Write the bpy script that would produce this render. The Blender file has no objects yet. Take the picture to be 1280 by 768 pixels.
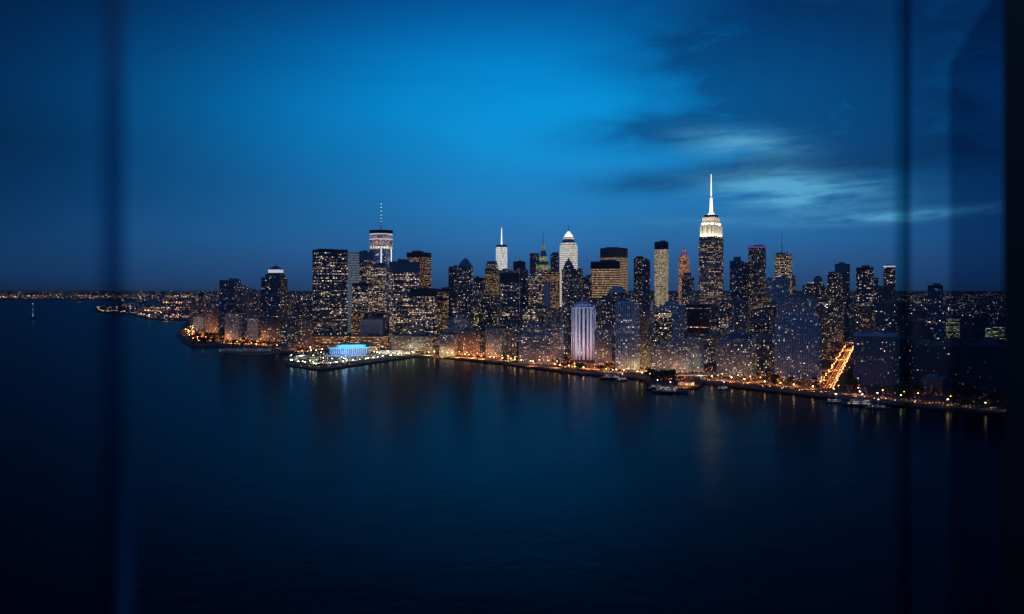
import bpy, bmesh, math, random
from mathutils import Vector, Matrix
random.seed(11)
R = random.Random(5)
sc = bpy.context.scene
COL = sc.collection
H = 150.0          # eye height above the water
F = 1000.0         # focal length in photo pixels (1280 wide)
HZ = 362.0         # horizon row

def gnd(px, py, z=0.0):
    D = (H - z) * F / (py - HZ)
    return Vector(((px - 640) / F * D, D, z))
def at(px, D, z=0.0):
    return Vector(((px - 640) / F * D, D, z))
def zat(py, D):
    return H - (py - HZ) * D / F

# ---------------------------------------------------------------- node helpers
class E:
    """tiny expression wrapper over shader nodes"""
    def __init__(s, nt, sock): s.nt, s.s = nt, sock
    def _m(s, op, *a, clamp=False):
        n = s.nt.nodes.new('ShaderNodeMath'); n.operation = op; n.use_clamp = clamp
        for i, v in enumerate((s,) + a):
            if isinstance(v, E): s.nt.links.new(v.s, n.inputs[i])
            else: n.inputs[i].default_value = v
        return E(s.nt, n.outputs[0])
    def __add__(s, o): return s._m('ADD', o)
    __radd__ = __add__
    def __sub__(s, o): return s._m('SUBTRACT', o)
    def __rsub__(s, o): return (s * -1.0) + o
    def __mul__(s, o): return s._m('MULTIPLY', o)
    __rmul__ = __mul__
    def __truediv__(s, o): return s._m('DIVIDE', o)
    def pow(s, o): return s._m('POWER', o)
    def floor(s): return s._m('FLOOR')
    def fract(s): return s._m('FRACT')
    def abs(s): return s._m('ABSOLUTE')
    def lt(s, o): return s._m('LESS_THAN', o)
    def gt(s, o): return s._m('GREATER_THAN', o)
    def exp(s): return s._m('EXPONENT')
    def sat(s): return s._m('ADD', 0.0, clamp=True)
    def max(s, o): return s._m('MAXIMUM', o)
    def smooth(s, a, b):
        n = s.nt.nodes.new('ShaderNodeMapRange'); n.interpolation_type = 'SMOOTHSTEP'
        s.nt.links.new(s.s, n.inputs[0]); n.inputs[1].default_value = a; n.inputs[2].default_value = b
        return E(s.nt, n.outputs[0])
def comb(nt, x, y, z=0.0):
    n = nt.nodes.new('ShaderNodeCombineXYZ')
    for i, v in enumerate((x, y, z)):
        if isinstance(v, E): nt.links.new(v.s, n.inputs[i])
        else: n.inputs[i].default_value = v
    return n.outputs[0]
def white(nt, x, y, z=0.0):
    n = nt.nodes.new('ShaderNodeTexWhiteNoise'); n.noise_dimensions = '3D'
    nt.links.new(comb(nt, x, y, z), n.inputs['Vector'])
    return E(nt, n.outputs['Value'])
def noise(nt, vec, scale, detail=3.0, rough=.55, dist=0.0):
    n = nt.nodes.new('ShaderNodeTexNoise')
    nt.links.new(vec, n.inputs['Vector']); n.inputs['Scale'].default_value = scale
    n.inputs['Detail'].default_value = detail; n.inputs['Roughness'].default_value = rough
    n.inputs['Distortion'].default_value = dist
    return E(nt, n.outputs[0])
def mixc(nt, f, a, b, blend='MIX'):
    n = nt.nodes.new('ShaderNodeMix'); n.data_type = 'RGBA'; n.blend_type = blend
    if isinstance(f, E): nt.links.new(f.s, n.inputs[0])
    else: n.inputs[0].default_value = f
    for k, v in ((6, a), (7, b)):
        if isinstance(v, (tuple, list)): n.inputs[k].default_value = (*v[:3], 1)
        else: nt.links.new(v, n.inputs[k])
    return n.outputs[2]
def newmat(name):
    m = bpy.data.materials.new(name); m.use_nodes = True
    nt = m.node_tree
    return m, nt, nt.nodes['Principled BSDF']
def srgb(r, g, b):
    f = lambda c: (c/255/12.92) if c/255 <= .04045 else ((c/255+.055)/1.055)**2.4
    return (f(r), f(g), f(b))

def plain(name, col, rough=.8, metal=0.0, var=.25, scale=.2, emit=None, es=0.0):
    m, nt, b = newmat(name)
    g = nt.nodes.new('ShaderNodeNewGeometry')
    n = noise(nt, g.outputs['Position'], scale, 3)
    c = mixc(nt, n, tuple(x*(1-var) for x in col), tuple(min(1, x*(1+var)) for x in col))
    nt.links.new(c, b.inputs['Base Color'])
    b.inputs['Roughness'].default_value = rough; b.inputs['Metallic'].default_value = metal
    if emit:
        b.inputs['Emission Color'].default_value = (*emit, 1); b.inputs['Emission Strength'].default_value = es
    return m

def glow(name, col, s, sample=False, per=0.6):
    """an emitting lamp, or cladding with its floodlight painted in as emission"""
    m, nt, b = newmat(name)
    b.inputs['Base Color'].default_value = (*[min(.8, c) for c in col], 1)
    b.inputs['Emission Color'].default_value = (*col, 1)
    oi = nt.nodes.new('ShaderNodeObjectInfo')
    r = E(nt, oi.outputs['Random'])
    nt.links.new(((r * (2*per) + (1-per)) * s).s, b.inputs['Emission Strength'])
    m.cycles.emission_sampling = 'FRONT' if sample else 'NONE'
    return m

WARM = (1.0, .50, .20)
def facade(name, wall, glass=(.02, .03, .045), lit=.12, st=2.2, cw=4.0, ch=3.6, ww=.62, wh=.55,
           warm=(1, .55, .26), cool=(.95, .88, .76), floors=.6, piers=0.0, rough=.75, clump=.8, low=0.0, even=0.0):
    """wall with a window grid in metres; a share of the windows is lit. UV carries metres along the wall and metres above ground."""
    m, nt, b = newmat(name)
    uv = nt.nodes.new('ShaderNodeUVMap')
    sp = nt.nodes.new('ShaderNodeSeparateXYZ'); nt.links.new(uv.outputs[0], sp.inputs[0])
    oi = nt.nodes.new('ShaderNodeObjectInfo'); rnd = E(nt, oi.outputs['Random'])
    u, v = E(nt, sp.outputs[0]), E(nt, sp.outputs[1])
    cw, ch = cw*.78, ch*.92
    cu = u / (rnd * (.5*cw) + .78*cw) + rnd * 37.0; cv = v / ((rnd * 7.0).fract() * (.3*ch) + .86*ch)
    iu, iv = cu.floor(), cv.floor()
    fu, fv = cu.fract(), cv.fract()
    mask = (fu - .5).abs().lt(ww/2) * (fv - .5).abs().lt(wh/2)
    seed = (rnd * 91.0).floor()
    r1 = white(nt, iu, iv, seed)
    r2 = white(nt, iu + 7.3, iv + 3.1, seed + 5.0)
    r3 = white(nt, iu + 17.3, iv + 13.1, seed + 9.0)
    rf = white(nt, iv * 1.0, 2.0, seed + 3.0)                         # whole storeys left on or off
    cl = noise(nt, comb(nt, iu * .16, iv * .13, seed), 1.0, 2).smooth(.40, .66)
    span = white(nt, (iu / 7.0).floor(), iv, seed + 21.0).pow(1.6)               # runs of lit rooms
    p = (rf.smooth(.45, .92) * (1.7*floors) + (1 - floors)) * (cl * clump + (1 - clump)) * (span * 2.2 + .22) * lit * 1.45
    if low: p = p + (v * (-1 / 30.0)).exp() * low
    # any one tenant can be dark or bright
    on = (r1 - p).lt(0.0)
    bri = r2.pow(2.2) * (1.65*(1-even)) + (.16 + .55*even)
    r4 = white(nt, iu + 5.0, iv + 29.0, seed + 2.0)
    dim = (r4 - p * 2.2).lt(0.0) * (r2 * .10 + .02)
    soft = noise(nt, comb(nt, u * .11, v * .5, seed), 1.0, 3).smooth(.35, .7) * .9 + .35
    em = mask * (on * bri * .66 + dim) * soft * st
    # walls: weathering, piers
    wn = noise(nt, comb(nt, u * .05, v * .03, seed), 1.0, 4)
    tint = (rnd * .5 + .75) * (wn * .6 + .7)
    wc = mixc(nt, 1.0, wall, comb(nt, tint, tint, tint), 'MULTIPLY')
    if piers:
        pm = (fu - .5).abs().gt(.5 - piers/2)
        wc = mixc(nt, pm, wc, tuple(min(1, x*1.9) for x in wall))
    gl = mixc(nt, r3, glass, tuple(x*2.4 for x in glass))
    bc = mixc(nt, mask, wc, gl)
    nt.links.new(bc, b.inputs['Base Color'])
    nt.links.new((mask * -(rough - .22) + rough).s, b.inputs['Roughness'])
    ec = mixc(nt, r3, warm, cool)
    nt.links.new(ec, b.inputs['Emission Color']); nt.links.new(em.s, b.inputs['Emission Strength'])
    b.inputs['Specular IOR Level'].default_value = .35
    m.cycles.emission_sampling = 'NONE'
    return m

M = {}
# apartments (light masonry, small windows)
M['apt_grey']  = facade('apartment_grey_concrete', (.21, .24, .28), lit=.10, st=2.2, cw=3.4, ch=3.0, ww=.5, wh=.5, floors=.1, clump=.5, low=.1)
M['apt_blue']  = facade('apartment_pale_brick', (.14, .195, .27), lit=.06, st=2.0, cw=3.6, ch=3.1, ww=.5, wh=.5, floors=.1, clump=.6, low=.12, piers=.3)
M['apt_brick'] = facade('apartment_red_brick', (.15, .10, .10), lit=.10, st=2.0, cw=3.4, ch=3.1, ww=.45, wh=.5, floors=.1, clump=.5, low=.16)
M['apt_dark']  = facade('apartment_dark_brick', (.07, .08, .11), lit=.11, st=2.4, cw=3.8, ch=3.3, ww=.5, wh=.5, floors=.15, clump=.55, low=.05)
M['apt_piers'] = facade('apartment_pale_piers', (.2, .26, .34), lit=.09, st=1.8, cw=5.2, ch=3.2, ww=.5, wh=.6, floors=.1, clump=.5, piers=.34, low=.2)
M['apt_wide']  = facade('apartment_broad_windows', (.13, .15, .19), lit=.16, st=1.6, cw=4.2, ch=3.3, ww=.5, wh=.5, floors=.05, clump=.35, low=.3, piers=.25)
M['apt_unlit'] = facade('apartment_unlit', (.07, .07, .09), lit=.022, st=1.6, cw=4.2, ch=3.5, ww=.5, wh=.5, floors=.3, clump=.9)
# offices
M['off_dark']  = facade('office_dark_glass', (.04, .065, .12), lit=.17, st=2.6, cw=4.4, ch=3.9, ww=.75, wh=.5, floors=.7, rough=.45, clump=.6)
M['off_navy']  = facade('office_navy_glass', (.04, .075, .15), lit=.06, st=2.4, cw=4.2, ch=3.9, ww=.7, wh=.5, floors=.6, rough=.35, clump=.7)
M['off_mid']   = facade('office_mid_lit', (.05, .07, .11), lit=.36, st=1.9, cw=4.0, ch=3.9, ww=.78, wh=.5, floors=.55, rough=.5, clump=.45)
M['off_warm']  = facade('office_warm_lit', (.07, .055, .05), lit=.55, st=1.1, cw=3.4, ch=4.0, ww=.7, wh=.48, floors=.4, clump=.35, warm=(1,.5,.22), cool=(1,.7,.45))
M['off_full']  = facade('office_fully_lit', (.05, .045, .05), lit=3.2, st=1.0, cw=6.4, ch=8.0, ww=.72, wh=.5, floors=.12, clump=.2, even=.6, warm=(1,.56,.25), cool=(1,.72,.42))
M['off_gold']  = facade('office_gold_lit', (.20, .18, .14), lit=3, st=.95, cw=5.2, ch=7.0, ww=.85, wh=.68, floors=.15, clump=.35, even=.4, warm=(1,.66,.33), cool=(1,.86,.6))
M['off_rows']  = facade('office_lit_storeys', (.02, .02, .03), lit=.75, st=1.5, cw=7.0, ch=4.4, ww=.92, wh=.42, floors=1.0, clump=.3, warm=(1,.55,.22), cool=(1,.7,.4))
M['off_slab']  = facade('pale_slab_painted_skylight', (.7, .7, .7), lit=6, st=.30, cw=60.0, ch=8.0, ww=.99, wh=.55, floors=.0, clump=.0, even=1, warm=(.75,.85,.9), cool=(.6,.75,.9))  # skylight on the pale slab put in as faint emissive rows
M['blank']     = facade('blank_pale_wall', (.32, .30, .36), lit=.02, st=1.0, cw=6.0, ch=6.0, ww=.2, wh=.2)
M['beige']     = facade('beige_wall', (.34, .28, .24), lit=.10, st=1.8, cw=4.0, ch=3.4, ww=.4, wh=.45, floors=.1, clump=.4, low=.5, warm=(1,.6,.2))
M['white_lit'] = facade('white_floodlit_storeys', (.75, .74, .70), lit=3.0, st=1.5, cw=24.0, ch=8.6, ww=.985, even=1, wh=.74, floors=.05, clump=.05, warm=(1,.86,.62), cool=(.95,.95,.85))  # floodlight on the storeys painted in as emission
M['cyl_lit']   = facade('white_glowing_cladding', (.8, .8, .78), lit=4.0, st=1.45, cw=7.0, ch=8.0, ww=.98, wh=.86, even=.9, floors=.0, clump=.0, warm=(.95,.95,.86), cool=(.92,.98,.96))
M['orange_lit']= facade('orange_lit_masonry', (.3, .2, .16), lit=.75, st=1.5, cw=3.6, ch=4.0, ww=.7, wh=.6, floors=.1, clump=.2, warm=(1,.36,.12), cool=(1,.55,.3))
M['green_lit'] = facade('green_floodlit_band', (.3, .35, .2), lit=2.0, st=1.0, cw=4.0, ch=4.0, ww=.85, wh=.6, floors=.1, clump=.1, warm=(.55,.72,.14), cool=(.75,.85,.35))  # green floodlight drawn as emission on the band
M['pink_lit']  = facade('rosy_lit_storeys', (.3, .28, .34), lit=1.3, st=1.1, cw=3.4, ch=4.6, ww=.8, wh=.6, floors=.2, clump=.3, warm=(1,.6,.42), cool=(.8,.75,1))
M['yellow_lit']= facade('yellow_lit_storeys', (.05, .05, .05), lit=.8, st=1.5, cw=6.0, ch=4.4, ww=.9, wh=.4, floors=.5, clump=.5, warm=(1,.68,.25), cool=(.95,.95,.55))
M['esb']       = facade('grey_limestone_shaft', (.13, .12, .15), lit=.50, st=1.1, cw=6.4, ch=7.2, ww=.75, wh=.45, floors=.7, clump=.4, piers=.2, warm=(1,.58,.3), cool=(1,.78,.52))
M['stripe']    = facade('dark_strip_windows', (.02, .03, .07), lit=.03, st=1.2, cw=3.0, ch=3.2, ww=.8, wh=.6, floors=.1, clump=.3)
M['glass_edge']= facade('blue_glass_shaft', (.12, .16, .28), glass=(.08,.12,.22), lit=.18, st=1.0, cw=3.5, ch=4.2, ww=.85, wh=.7, rough=.25, floors=.3, cool=(.8,.85,1))
M['podium']    = facade('lit_podium_storeys', (.10, .07, .05), lit=1.1, st=1.35, cw=7.0, ch=4.4, ww=.85, wh=.42, floors=.35, clump=.3, warm=(1,.44,.14), cool=(1,.62,.3))
M['roof']      = plain('roof_gravel', (.13, .14, .17), .9)
M['roof_blue'] = plain('blue_roof', (.14, .24, .42), .5)  # even blue base colour, no emission
M['cap']       = plain('dark_louvre_band', (.012, .018, .045), .4)
M['cap_blue']  = plain('blue_metal_crown', (.06, .11, .20), .4)
M['pale']      = plain('pale_pier', (.85, .80, .86), .6, scale=.05, var=.1)
M['pale_cap']  = plain('pale_crown', (.42, .46, .62), .6)
M['steel']     = plain('mast_steel', (.15, .17, .2), .4, .6)
M['steel_pale']= plain('mast_pale', (.6, .65, .7), .4)
M['glow_white']= glow('floodlit_white', (1, .95, .85), 1.25, per=0)  # emission in place of floodlight falling on white crowns
M['glow_cream']= facade('floodlit_cream_limestone', (.8, .75, .6), lit=4, st=1.6, cw=3.6, ch=9.0, ww=.9, wh=.95, floors=0, clump=0, warm=(1,.74,.42), cool=(1,.95,.82))  # floodlight put into the stone as emission
M['glow_spot'] = glow('small_white_lamp', (.9, .95, 1), 3.5, per=.4)
M['glow_red']  = glow('red_sign', (1, .30, .32), 1.6, per=0)
M['glow_purple']=glow('purple_crown', (.42, .16, .5), .2, per=0)
M['glow_band'] = glow('white_crown_band', (.95, .88, .95), .5, per=0)
M['edge_glow'] = glow('white_corner_light', (.75, .85, 1), 1.3, per=0)

M['lime'] = plain('limestone_painted_glow', (.74, .68, .56), .8, scale=.08, var=.2, emit=(1,.84,.6), es=.26)  # faint emission paints extra floodlight glow into the stone
# ---------------------------------------------------------------- object helpers
def link(o): COL.objects.link(o); return o
def tag(o, label=None, cat=None, group=None, kind=None):
    if label: o['label'] = label
    if cat: o['category'] = cat
    if group: o['group'] = group
    if kind: o['kind'] = kind
    return o
def empty(name, loc=(0, 0, 0), rz=0.0):
    o = bpy.data.objects.new(name, None); link(o); o.location = loc; o.rotation_euler = (0, 0, rz)
    o.empty_display_size = 5
    return o
def prism(bm, pts, z0, z1, top=1.0, mi=0, ri=1, topc=None, off=None, bottom=False):
    """closed footprint extruded; wall faces get UVs in metres; the top face uses material ri"""
    uvl = bm.loops.layers.uv.verify()
    c = topc or (sum(p[0] for p in pts)/len(pts), sum(p[1] for p in pts)/len(pts))
    off = R.random()*900 if off is None else off
    lo = [bm.verts.new((p[0], p[1], z0)) for p in pts]
    hi = [bm.verts.new((c[0]+(p[0]-c[0])*top, c[1]+(p[1]-c[1])*top, z1)) for p in pts]
    u = math.floor(off)
    n = len(pts)
    for i in range(n):
        j = (i+1) % n
        L = math.dist(pts[i], pts[j])
        f = bm.faces.new((lo[i], lo[j], hi[j], hi[i])); f.material_index = mi
        for l, w in zip(f.loops, ((u, z0), (u+L, z0), (u+L, z1), (u, z1))): l[uvl].uv = w
        u += L
        if n <= 8: u += 53
    if top > 0.02:
        f = bm.faces.new(hi); f.material_index = ri
        for l in f.loops: l[uvl].uv = (l.vert.co.x, l.vert.co.y)
    if bottom:
        f = bm.faces.new(lo[::-1]); f.material_index = ri
def rect(x0, x1, y0, y1): return [(x0, y0), (x1, y0), (x1, y1), (x0, y1)]
def ngon(r, n, cx=0, cy=0, ph=0.0, ry=None):
    ry = ry or r
    return [(cx + r*math.cos(ph+2*math.pi*i/n), cy + ry*math.sin(ph+2*math.pi*i/n)) for i in range(n)]
def mesh(name, bm, mats, parent=None, loc=None):
    me = bpy.data.meshes.new(name)
    bmesh.ops.recalc_face_normals(bm, faces=bm.faces)
    bm.to_mesh(me); bm.free()
    for m in mats: me.materials.append(m)
    o = bpy.data.objects.new(name, me); link(o)
    if parent: o.parent = parent
    if loc: o.location = loc
    return o

FOOT = []           # (x, y, radius) footprints taken
MINTHETA = 20
def frame(x0, x1, xs, D, side=None):
    """local box (w along the front, d along the side) and its rotation so that it spans x0..x1 with its near corner at xs"""
    xc = (x0+x1)/2
    phi = math.atan((xc-640)/F)
    dist = D / math.cos(phi)
    sc_ = D / F * math.cos(phi)              # metres per pixel across the line of sight (approx)
    if xs is None: xs = x0 + .76*(x1-x0)
    a, b = (xs-x0)*sc_, (x1-xs)*sc_          # projected widths left / right of the corner
    if a >= b:                               # front on the left, side on the right
        th = math.radians(24); w, d = a/math.cos(th), b/math.sin(th)
        d = min(max(d, .35*w), 1.3*w)
        th2 = math.atan2(b, d) if b < d else th
        rot = -phi - th2
        w = a/math.cos(th2)
    else:
        th = math.radians(24); w, d = b/math.cos(th), a/math.sin(th)
        d = min(max(d, .35*w), 1.3*w)
        th2 = math.atan2(a, d) if a < d else th
        rot = -phi + th2
        w = b/math.cos(th2)
    return w, max(d, 8.0), rot, xc

KINDS_ = {}
def tower(label, x0, x1, top, base, st='off_dark', xs=None, name='office_tower', cat=None, shape='box', tiers=(), cap=None,
          mast=None, roofstuff=True, capmat='cap', roof='roof', group=None, vis=None):
    """one high-rise: Empty > wall, roof_block, setbacks, crown, mast"""
    D = H*F/(base-HZ)
    w, d, rot, xc = frame(x0, x1, xs, D)
    phi = math.atan((xc-640)/F)
    # put the centre a little behind the facade line
    Dc = D + d*.5
    root = empty(name, at(xc, Dc, 2.5), rot)
    tag(root, label, cat or name.split('_')[0] + ' ' + name.split('_')[-1] if cat is None and '_' in name else (cat or name), group)
    FOOT.append((root.location.x, root.location.y, math.hypot(w, d)*.5))
    z = lambda py: zat(py, D) - 2.5
    bw = w*Dc/D
    def foot(f, shp, ox=0):
        a, b = bw/2*f, d/2*(f if f > .6 else min(1, f*1.2))
        # lateral offset (pixels) across the line of sight -> local axes
        dx = ox*D/F
        lx, ly = dx*math.cos(rot), -dx*math.sin(rot)
        if shp == 'box': return rect(lx-a, lx+a, ly-b, ly+b)
        if shp == 'cyl': return ngon(a, 28, lx, ly)
        if shp == 'oct': return ngon(a*1.04, 8, lx, ly, math.pi/8, b*1.04)
        if shp == 'cham':
            c = min(a, b)*.35
            return [(lx-a+c, ly-b), (lx+a-c, ly-b), (lx+a, ly-b+c), (lx+a, ly+b-c), (lx+a-c, ly+b), (lx-a+c, ly+b), (lx-a, ly+b-c), (lx-a, ly-b+c)]
    zt = z(top)
    bm = bmesh.new()
    capz = z(cap) if cap else zt
    prism(bm, foot(1, shape), -1, capz, mi=0, ri=1)
    mesh('wall', bm, [M[st], M[roof]], root)
    if cap:
        bm = bmesh.new(); prism(bm, foot(1.012, shape), capz, zt, mi=0, ri=1); mesh('crown_band', bm, [M[capmat], M[roof]], root)
    zc = zt
    for t in tiers:
        a0, a1, ty, ts = t[:4]
        shp = t[4] if len(t) > 4 else shape
        tp = t[5] if len(t) > 5 else 1.0
        f = (a1-a0)/(x1-x0); ox = (a0+a1)/2 - xc
        bm = bmesh.new()
        zn = z(ty)
        prism(bm, foot(f, shp, ox), zc-.3, zn, top=tp, mi=0, ri=1)
        nm = 'setback' if M.get(ts) and ts in ('esb',) or ts.startswith(('apt', 'off')) else 'crown'
        if tp < .8: nm = 'spire_roof'
        mesh(nm, bm, [M[ts], M[roof]], root)
        zc = zn
    if not tiers:
        # parapet
        pts = foot(1, shape); inn = foot(.965, shape)
        bm = bmesh.new()
        lo = [bm.verts.new((p[0], p[1], zt-.2)) for p in foot(1.006, shape)]; hi = [bm.verts.new((p[0], p[1], zt+1.6)) for p in foot(1.006, shape)]
        hi2 = [bm.verts.new((p[0], p[1], zt+1.6)) for p in inn]; lo2 = [bm.verts.new((p[0], p[1], zt-.2)) for p in inn]
        n = len(lo)
        for i in range(n):
            j = (i+1) % n
            bm.faces.new((lo[i], lo[j], hi[j], hi[i])); bm.faces.new((hi[i], hi[j], hi2[j], hi2[i])); bm.faces.new((hi2[i], hi2[j], lo2[j], lo2[i]))
        mesh('parapet', bm, [M['cap'] if cap else M['roof']], root)
    if roofstuff and not tiers:
        for k in range(R.choice((1, 2, 2, 3))):
            a, b = bw*R.uniform(.10, .24), d*R.uniform(.12, .25)
            cx, cy = R.uniform(-bw/2+a*1.3, bw/2-a*1.3), R.uniform(-d/2+b*1.3, d/2-b*1.3)
            bm = bmesh.new(); prism(bm, rect(cx-a, cx+a, cy-b, cy+b), zt-.2, zt+R.uniform(3, 9), ri=0)
            mesh('plant_room', bm, [M['roof']], root)
        if R.random() < .35 and not mast:
            cx, cy = R.uniform(-bw*.3, bw*.3), R.uniform(-d*.3, d*.3)
            bm = bmesh.new(); prism(bm, ngon(.55, 6, cx, cy), zt, zt+R.uniform(10, 24), top=.4, ri=0); mesh('aerial', bm, [M['steel']], root)
        if name.startswith('apartment') and R.random() < .8:
            r = 2.3; cx, cy = R.uniform(-bw*.3, bw*.3), R.uniform(-d*.3, d*.3)
            bm = bmesh.new(); prism(bm, ngon(r, 12, cx, cy), zt+3, zt+7.5, ri=0, bottom=True)
            prism(bm, ngon(r*1.08, 12, cx, cy), zt+7.5, zt+9.2, top=.05, ri=0, bottom=True)
            for ax, ay in ((-1, -1), (1, -1), (1, 1), (-1, 1)):
                prism(bm, rect(cx+ax*1.4-.2, cx+ax*1.4+.2, cy+ay*1.4-.2, cy+ay*1.4+.2), zt-.2, zt+3.1, ri=0)
            mesh('water_tank', bm, [M['roof']], root)
    if mast:
        mx, my, mr = mast[:3]; mm = mast[3] if len(mast) > 3 else 'steel'
        dx = (mx-xc)*D/F; lx, ly = dx*math.cos(rot), -dx*math.sin(rot)
        bm = bmesh.new(); prism(bm, ngon(mr, 8, lx, ly), zc-.5, z(my), top=.35, ri=0)
        mesh('mast', bm, [M[mm]], root)
    root['_'] = 0; del root['_']
    return root, D, z, bw, d, foot

# ================================================================= SETTING
# ---- water
m, nt, b = newmat('harbour_water')
g = nt.nodes.new('ShaderNodeNewGeometry')
mp = nt.nodes.new('ShaderNodeMapping'); mp.inputs['Scale'].default_value = (1, 1, 1)
nt.links.new(g.outputs['Position'], mp.inputs[0])
n1 = noise(nt, mp.outputs[0], .10, 5, .62)
n2 = noise(nt, mp.outputs[0], .012, 4, .6)
n3 = noise(nt, mp.outputs[0], .9, 3, .6)
bmp = nt.nodes.new('ShaderNodeBump'); bmp.inputs['Strength'].default_value = 1.0; bmp.inputs['Distance'].default_value = 1.0
nt.links.new((n1 * .14 + n2 * .6 + n3 * .02).s, bmp.inputs['Height'])
df = nt.nodes.new('ShaderNodeBsdfDiffuse'); df.inputs[0].default_value = (.001, .004, .012, 1)
gs = nt.nodes.new('ShaderNodeBsdfGlossy'); gs.inputs[0].default_value = (.52, .66, .72, 1)
fr = nt.nodes.new('ShaderNodeFresnel'); fr.inputs[0].default_value = 1.33
mxs = nt.nodes.new('ShaderNodeMixShader')
nt.links.new((n2 * .08 + .155).s, gs.inputs['Roughness'])
for q in (df, gs, fr): nt.links.new(bmp.outputs[0], q.inputs['Normal'])
nt.links.new((E(nt, fr.outputs[0]) * .54).s, mxs.inputs[0]); nt.links.new(df.outputs[0], mxs.inputs[1]); nt.links.new(gs.outputs[0], mxs.inputs[2])
nt.links.new(mxs.outputs[0], nt.nodes['Material Output'].inputs[0])
bm = bmesh.new()
S = 250000
bm.faces.new([bm.verts.new(p) for p in ((-S, -3000, 0), (S, -3000, 0), (S, S, 0), (-S, S, 0))])
w = mesh('water', bm, [m]); tag(w, kind='structure', label='dark blue harbour water with soft ripples')

# ---- land
SHORE = [(1800, 562), (1400, 536), (1262, 521), (1200, 515.5), (1130, 509), (1060, 502), (1010, 496), (960, 490), (900, 483), (880, 480.5),
         (872, 486), (845, 489), (812, 484), (806, 477), (790, 474), (760, 471.5), (720, 468.5), (680, 463), (640, 457.5), (590, 452), (548, 447.5),
         (520, 447), (470, 454), (400, 464), (358, 457.5), (354, 450), (362, 444), (345, 440.5), (300, 437), (278, 434.5), (240, 434.5), (228, 428),
         (220, 419), (229, 407), (235, 401), (215, 401.5), (190, 400), (172, 396.5), (160, 392.5), (140, 393.5), (122, 390.5), (115, 386),
         (125, 383.6), (160, 384.2), (200, 384), (205, 382), (200, 378.5), (150, 375.5), (60, 374.6), (-300, 374.4)]
SW = [gnd(*p) for p in SHORE]
FAR = [Vector((-180000, SW[-1].y*1.3, 0)), Vector((-180000, 200000, 0)), Vector((180000, 200000, 0)), Vector((60000, 2500, 0))]
poly = [Vector((p.x, p.y, 0)) for p in SW] + FAR
LZ = 2.5
mg = plain('city_ground', (.055, .05, .05), .9, scale=.02)
mq = plain('quay_concrete', (.03, .03, .032), .8)
bm = bmesh.new()
tv = [bm.verts.new((p.x, p.y, LZ)) for p in poly]; bv = [bm.verts.new((p.x, p.y, -3)) for p in poly]
f = bm.faces.new(tv)
if f.normal.z == 0: f.normal_update()
for i in range(len(poly)):
    j = (i+1) % len(poly)
    q = bm.faces.new((tv[i], tv[j], bv[j], bv[i])); q.material_index = 1
land = mesh('ground', bm, [mg, mq]); tag(land, kind='structure', label='dark paved city ground with a concrete quay edge')

def inside(x, y):
    c = False; n = len(poly)
    for i in range(n):
        a, b_ = poly[i], poly[i-1]
        if (a.y > y) != (b_.y > y) and x < (b_.x-a.x)*(y-a.y)/(b_.y-a.y)+a.x: c = not c
    return c
def shoredist(x, y):
    best = 1e9; p = Vector((x, y))
    for i in range(len(SW)-1):
        a, b_ = SW[i].xy, SW[i+1].xy; t = max(0, min(1, (p-a).dot(b_-a)/(b_-a).length_squared))
        best = min(best, (a+(b_-a)*t-p).length)
    return best

# ---- roads: the river drive and the avenue
masph = plain('asphalt', (.06, .055, .05), .7, scale=.1)
mpave = plain('promenade_paving', (.14, .12, .11), .8, scale=.1)
mline = plain('road_paint', (.6, .6, .55), .6)
def offset_line(pts, off):
    out = []
    for i, p in enumerate(pts):
        a = pts[max(0, i-1)]; c = pts[min(len(pts)-1, i+1)]
        t = (c-a).normalized(); nrm = Vector((t.y, -t.x))
        if nrm.y < 0: nrm = -nrm
        out.append(p + nrm*off)
    return out
def strip(name, pts, o0, o1, z, mt, lab, kind='structure'):
    A, B = offset_line(pts, o0), offset_line(pts, o1)
    bm = bmesh.new()
    va = [bm.verts.new((p.x, p.y, z)) for p in A]; vb = [bm.verts.new((p.x, p.y, z)) for p in B]
    for i in range(len(A)-1): bm.faces.new((va[i], va[i+1], vb[i+1], vb[i]))
    o = mesh(name, bm, [mt]); tag(o, kind=kind, label=lab); return o
drive = [gnd(x, y).xy for x, y in ((870, 478), (900, 480), (960, 487.5), (1010, 493), (1060, 499), (1130, 506), (1200, 513), (1262, 518.5), (1400, 533), (1800, 558))]
prom = [gnd(x, y).xy for x, y in ((528, 446.3), (548, 446.3), (590, 451), (640, 456.3), (680, 461.5), (720, 467), (760, 470), (790, 472), (808, 476))]
strip('road', drive, 8, 34, LZ+.012, masph, 'broad riverside drive lined with orange lamps')
strip('road', drive, 34.5, 42, LZ+.2, mpave, 'raised pavement beside the riverside drive')
strip('path', prom, 3, 26, LZ+.012, mpave, 'paved waterfront promenade below the apartment towers')
for k in (14.5, 20.8, 27.2):
    strip('road_marking', drive, k, k+.35, LZ+.02, mline, 'painted lane line on the riverside drive')
av0, av1 = gnd(1034, 491).xy, gnd(1066, 432).xy
avd = (av1-av0).normalized(); av2 = av0 + avd*2600
strip('road', [av0, av2], -8.5, 8.5, LZ+.016, masph, 'straight avenue running inland between the towers')
def avdist(x, y):
    p = Vector((x, y)); t = (p-av0).dot(avd)
    if t < -60: return 1e9
    return (p-(av0+avd*t)).length

# ================================================================= BUILDINGS
T = tower
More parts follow.
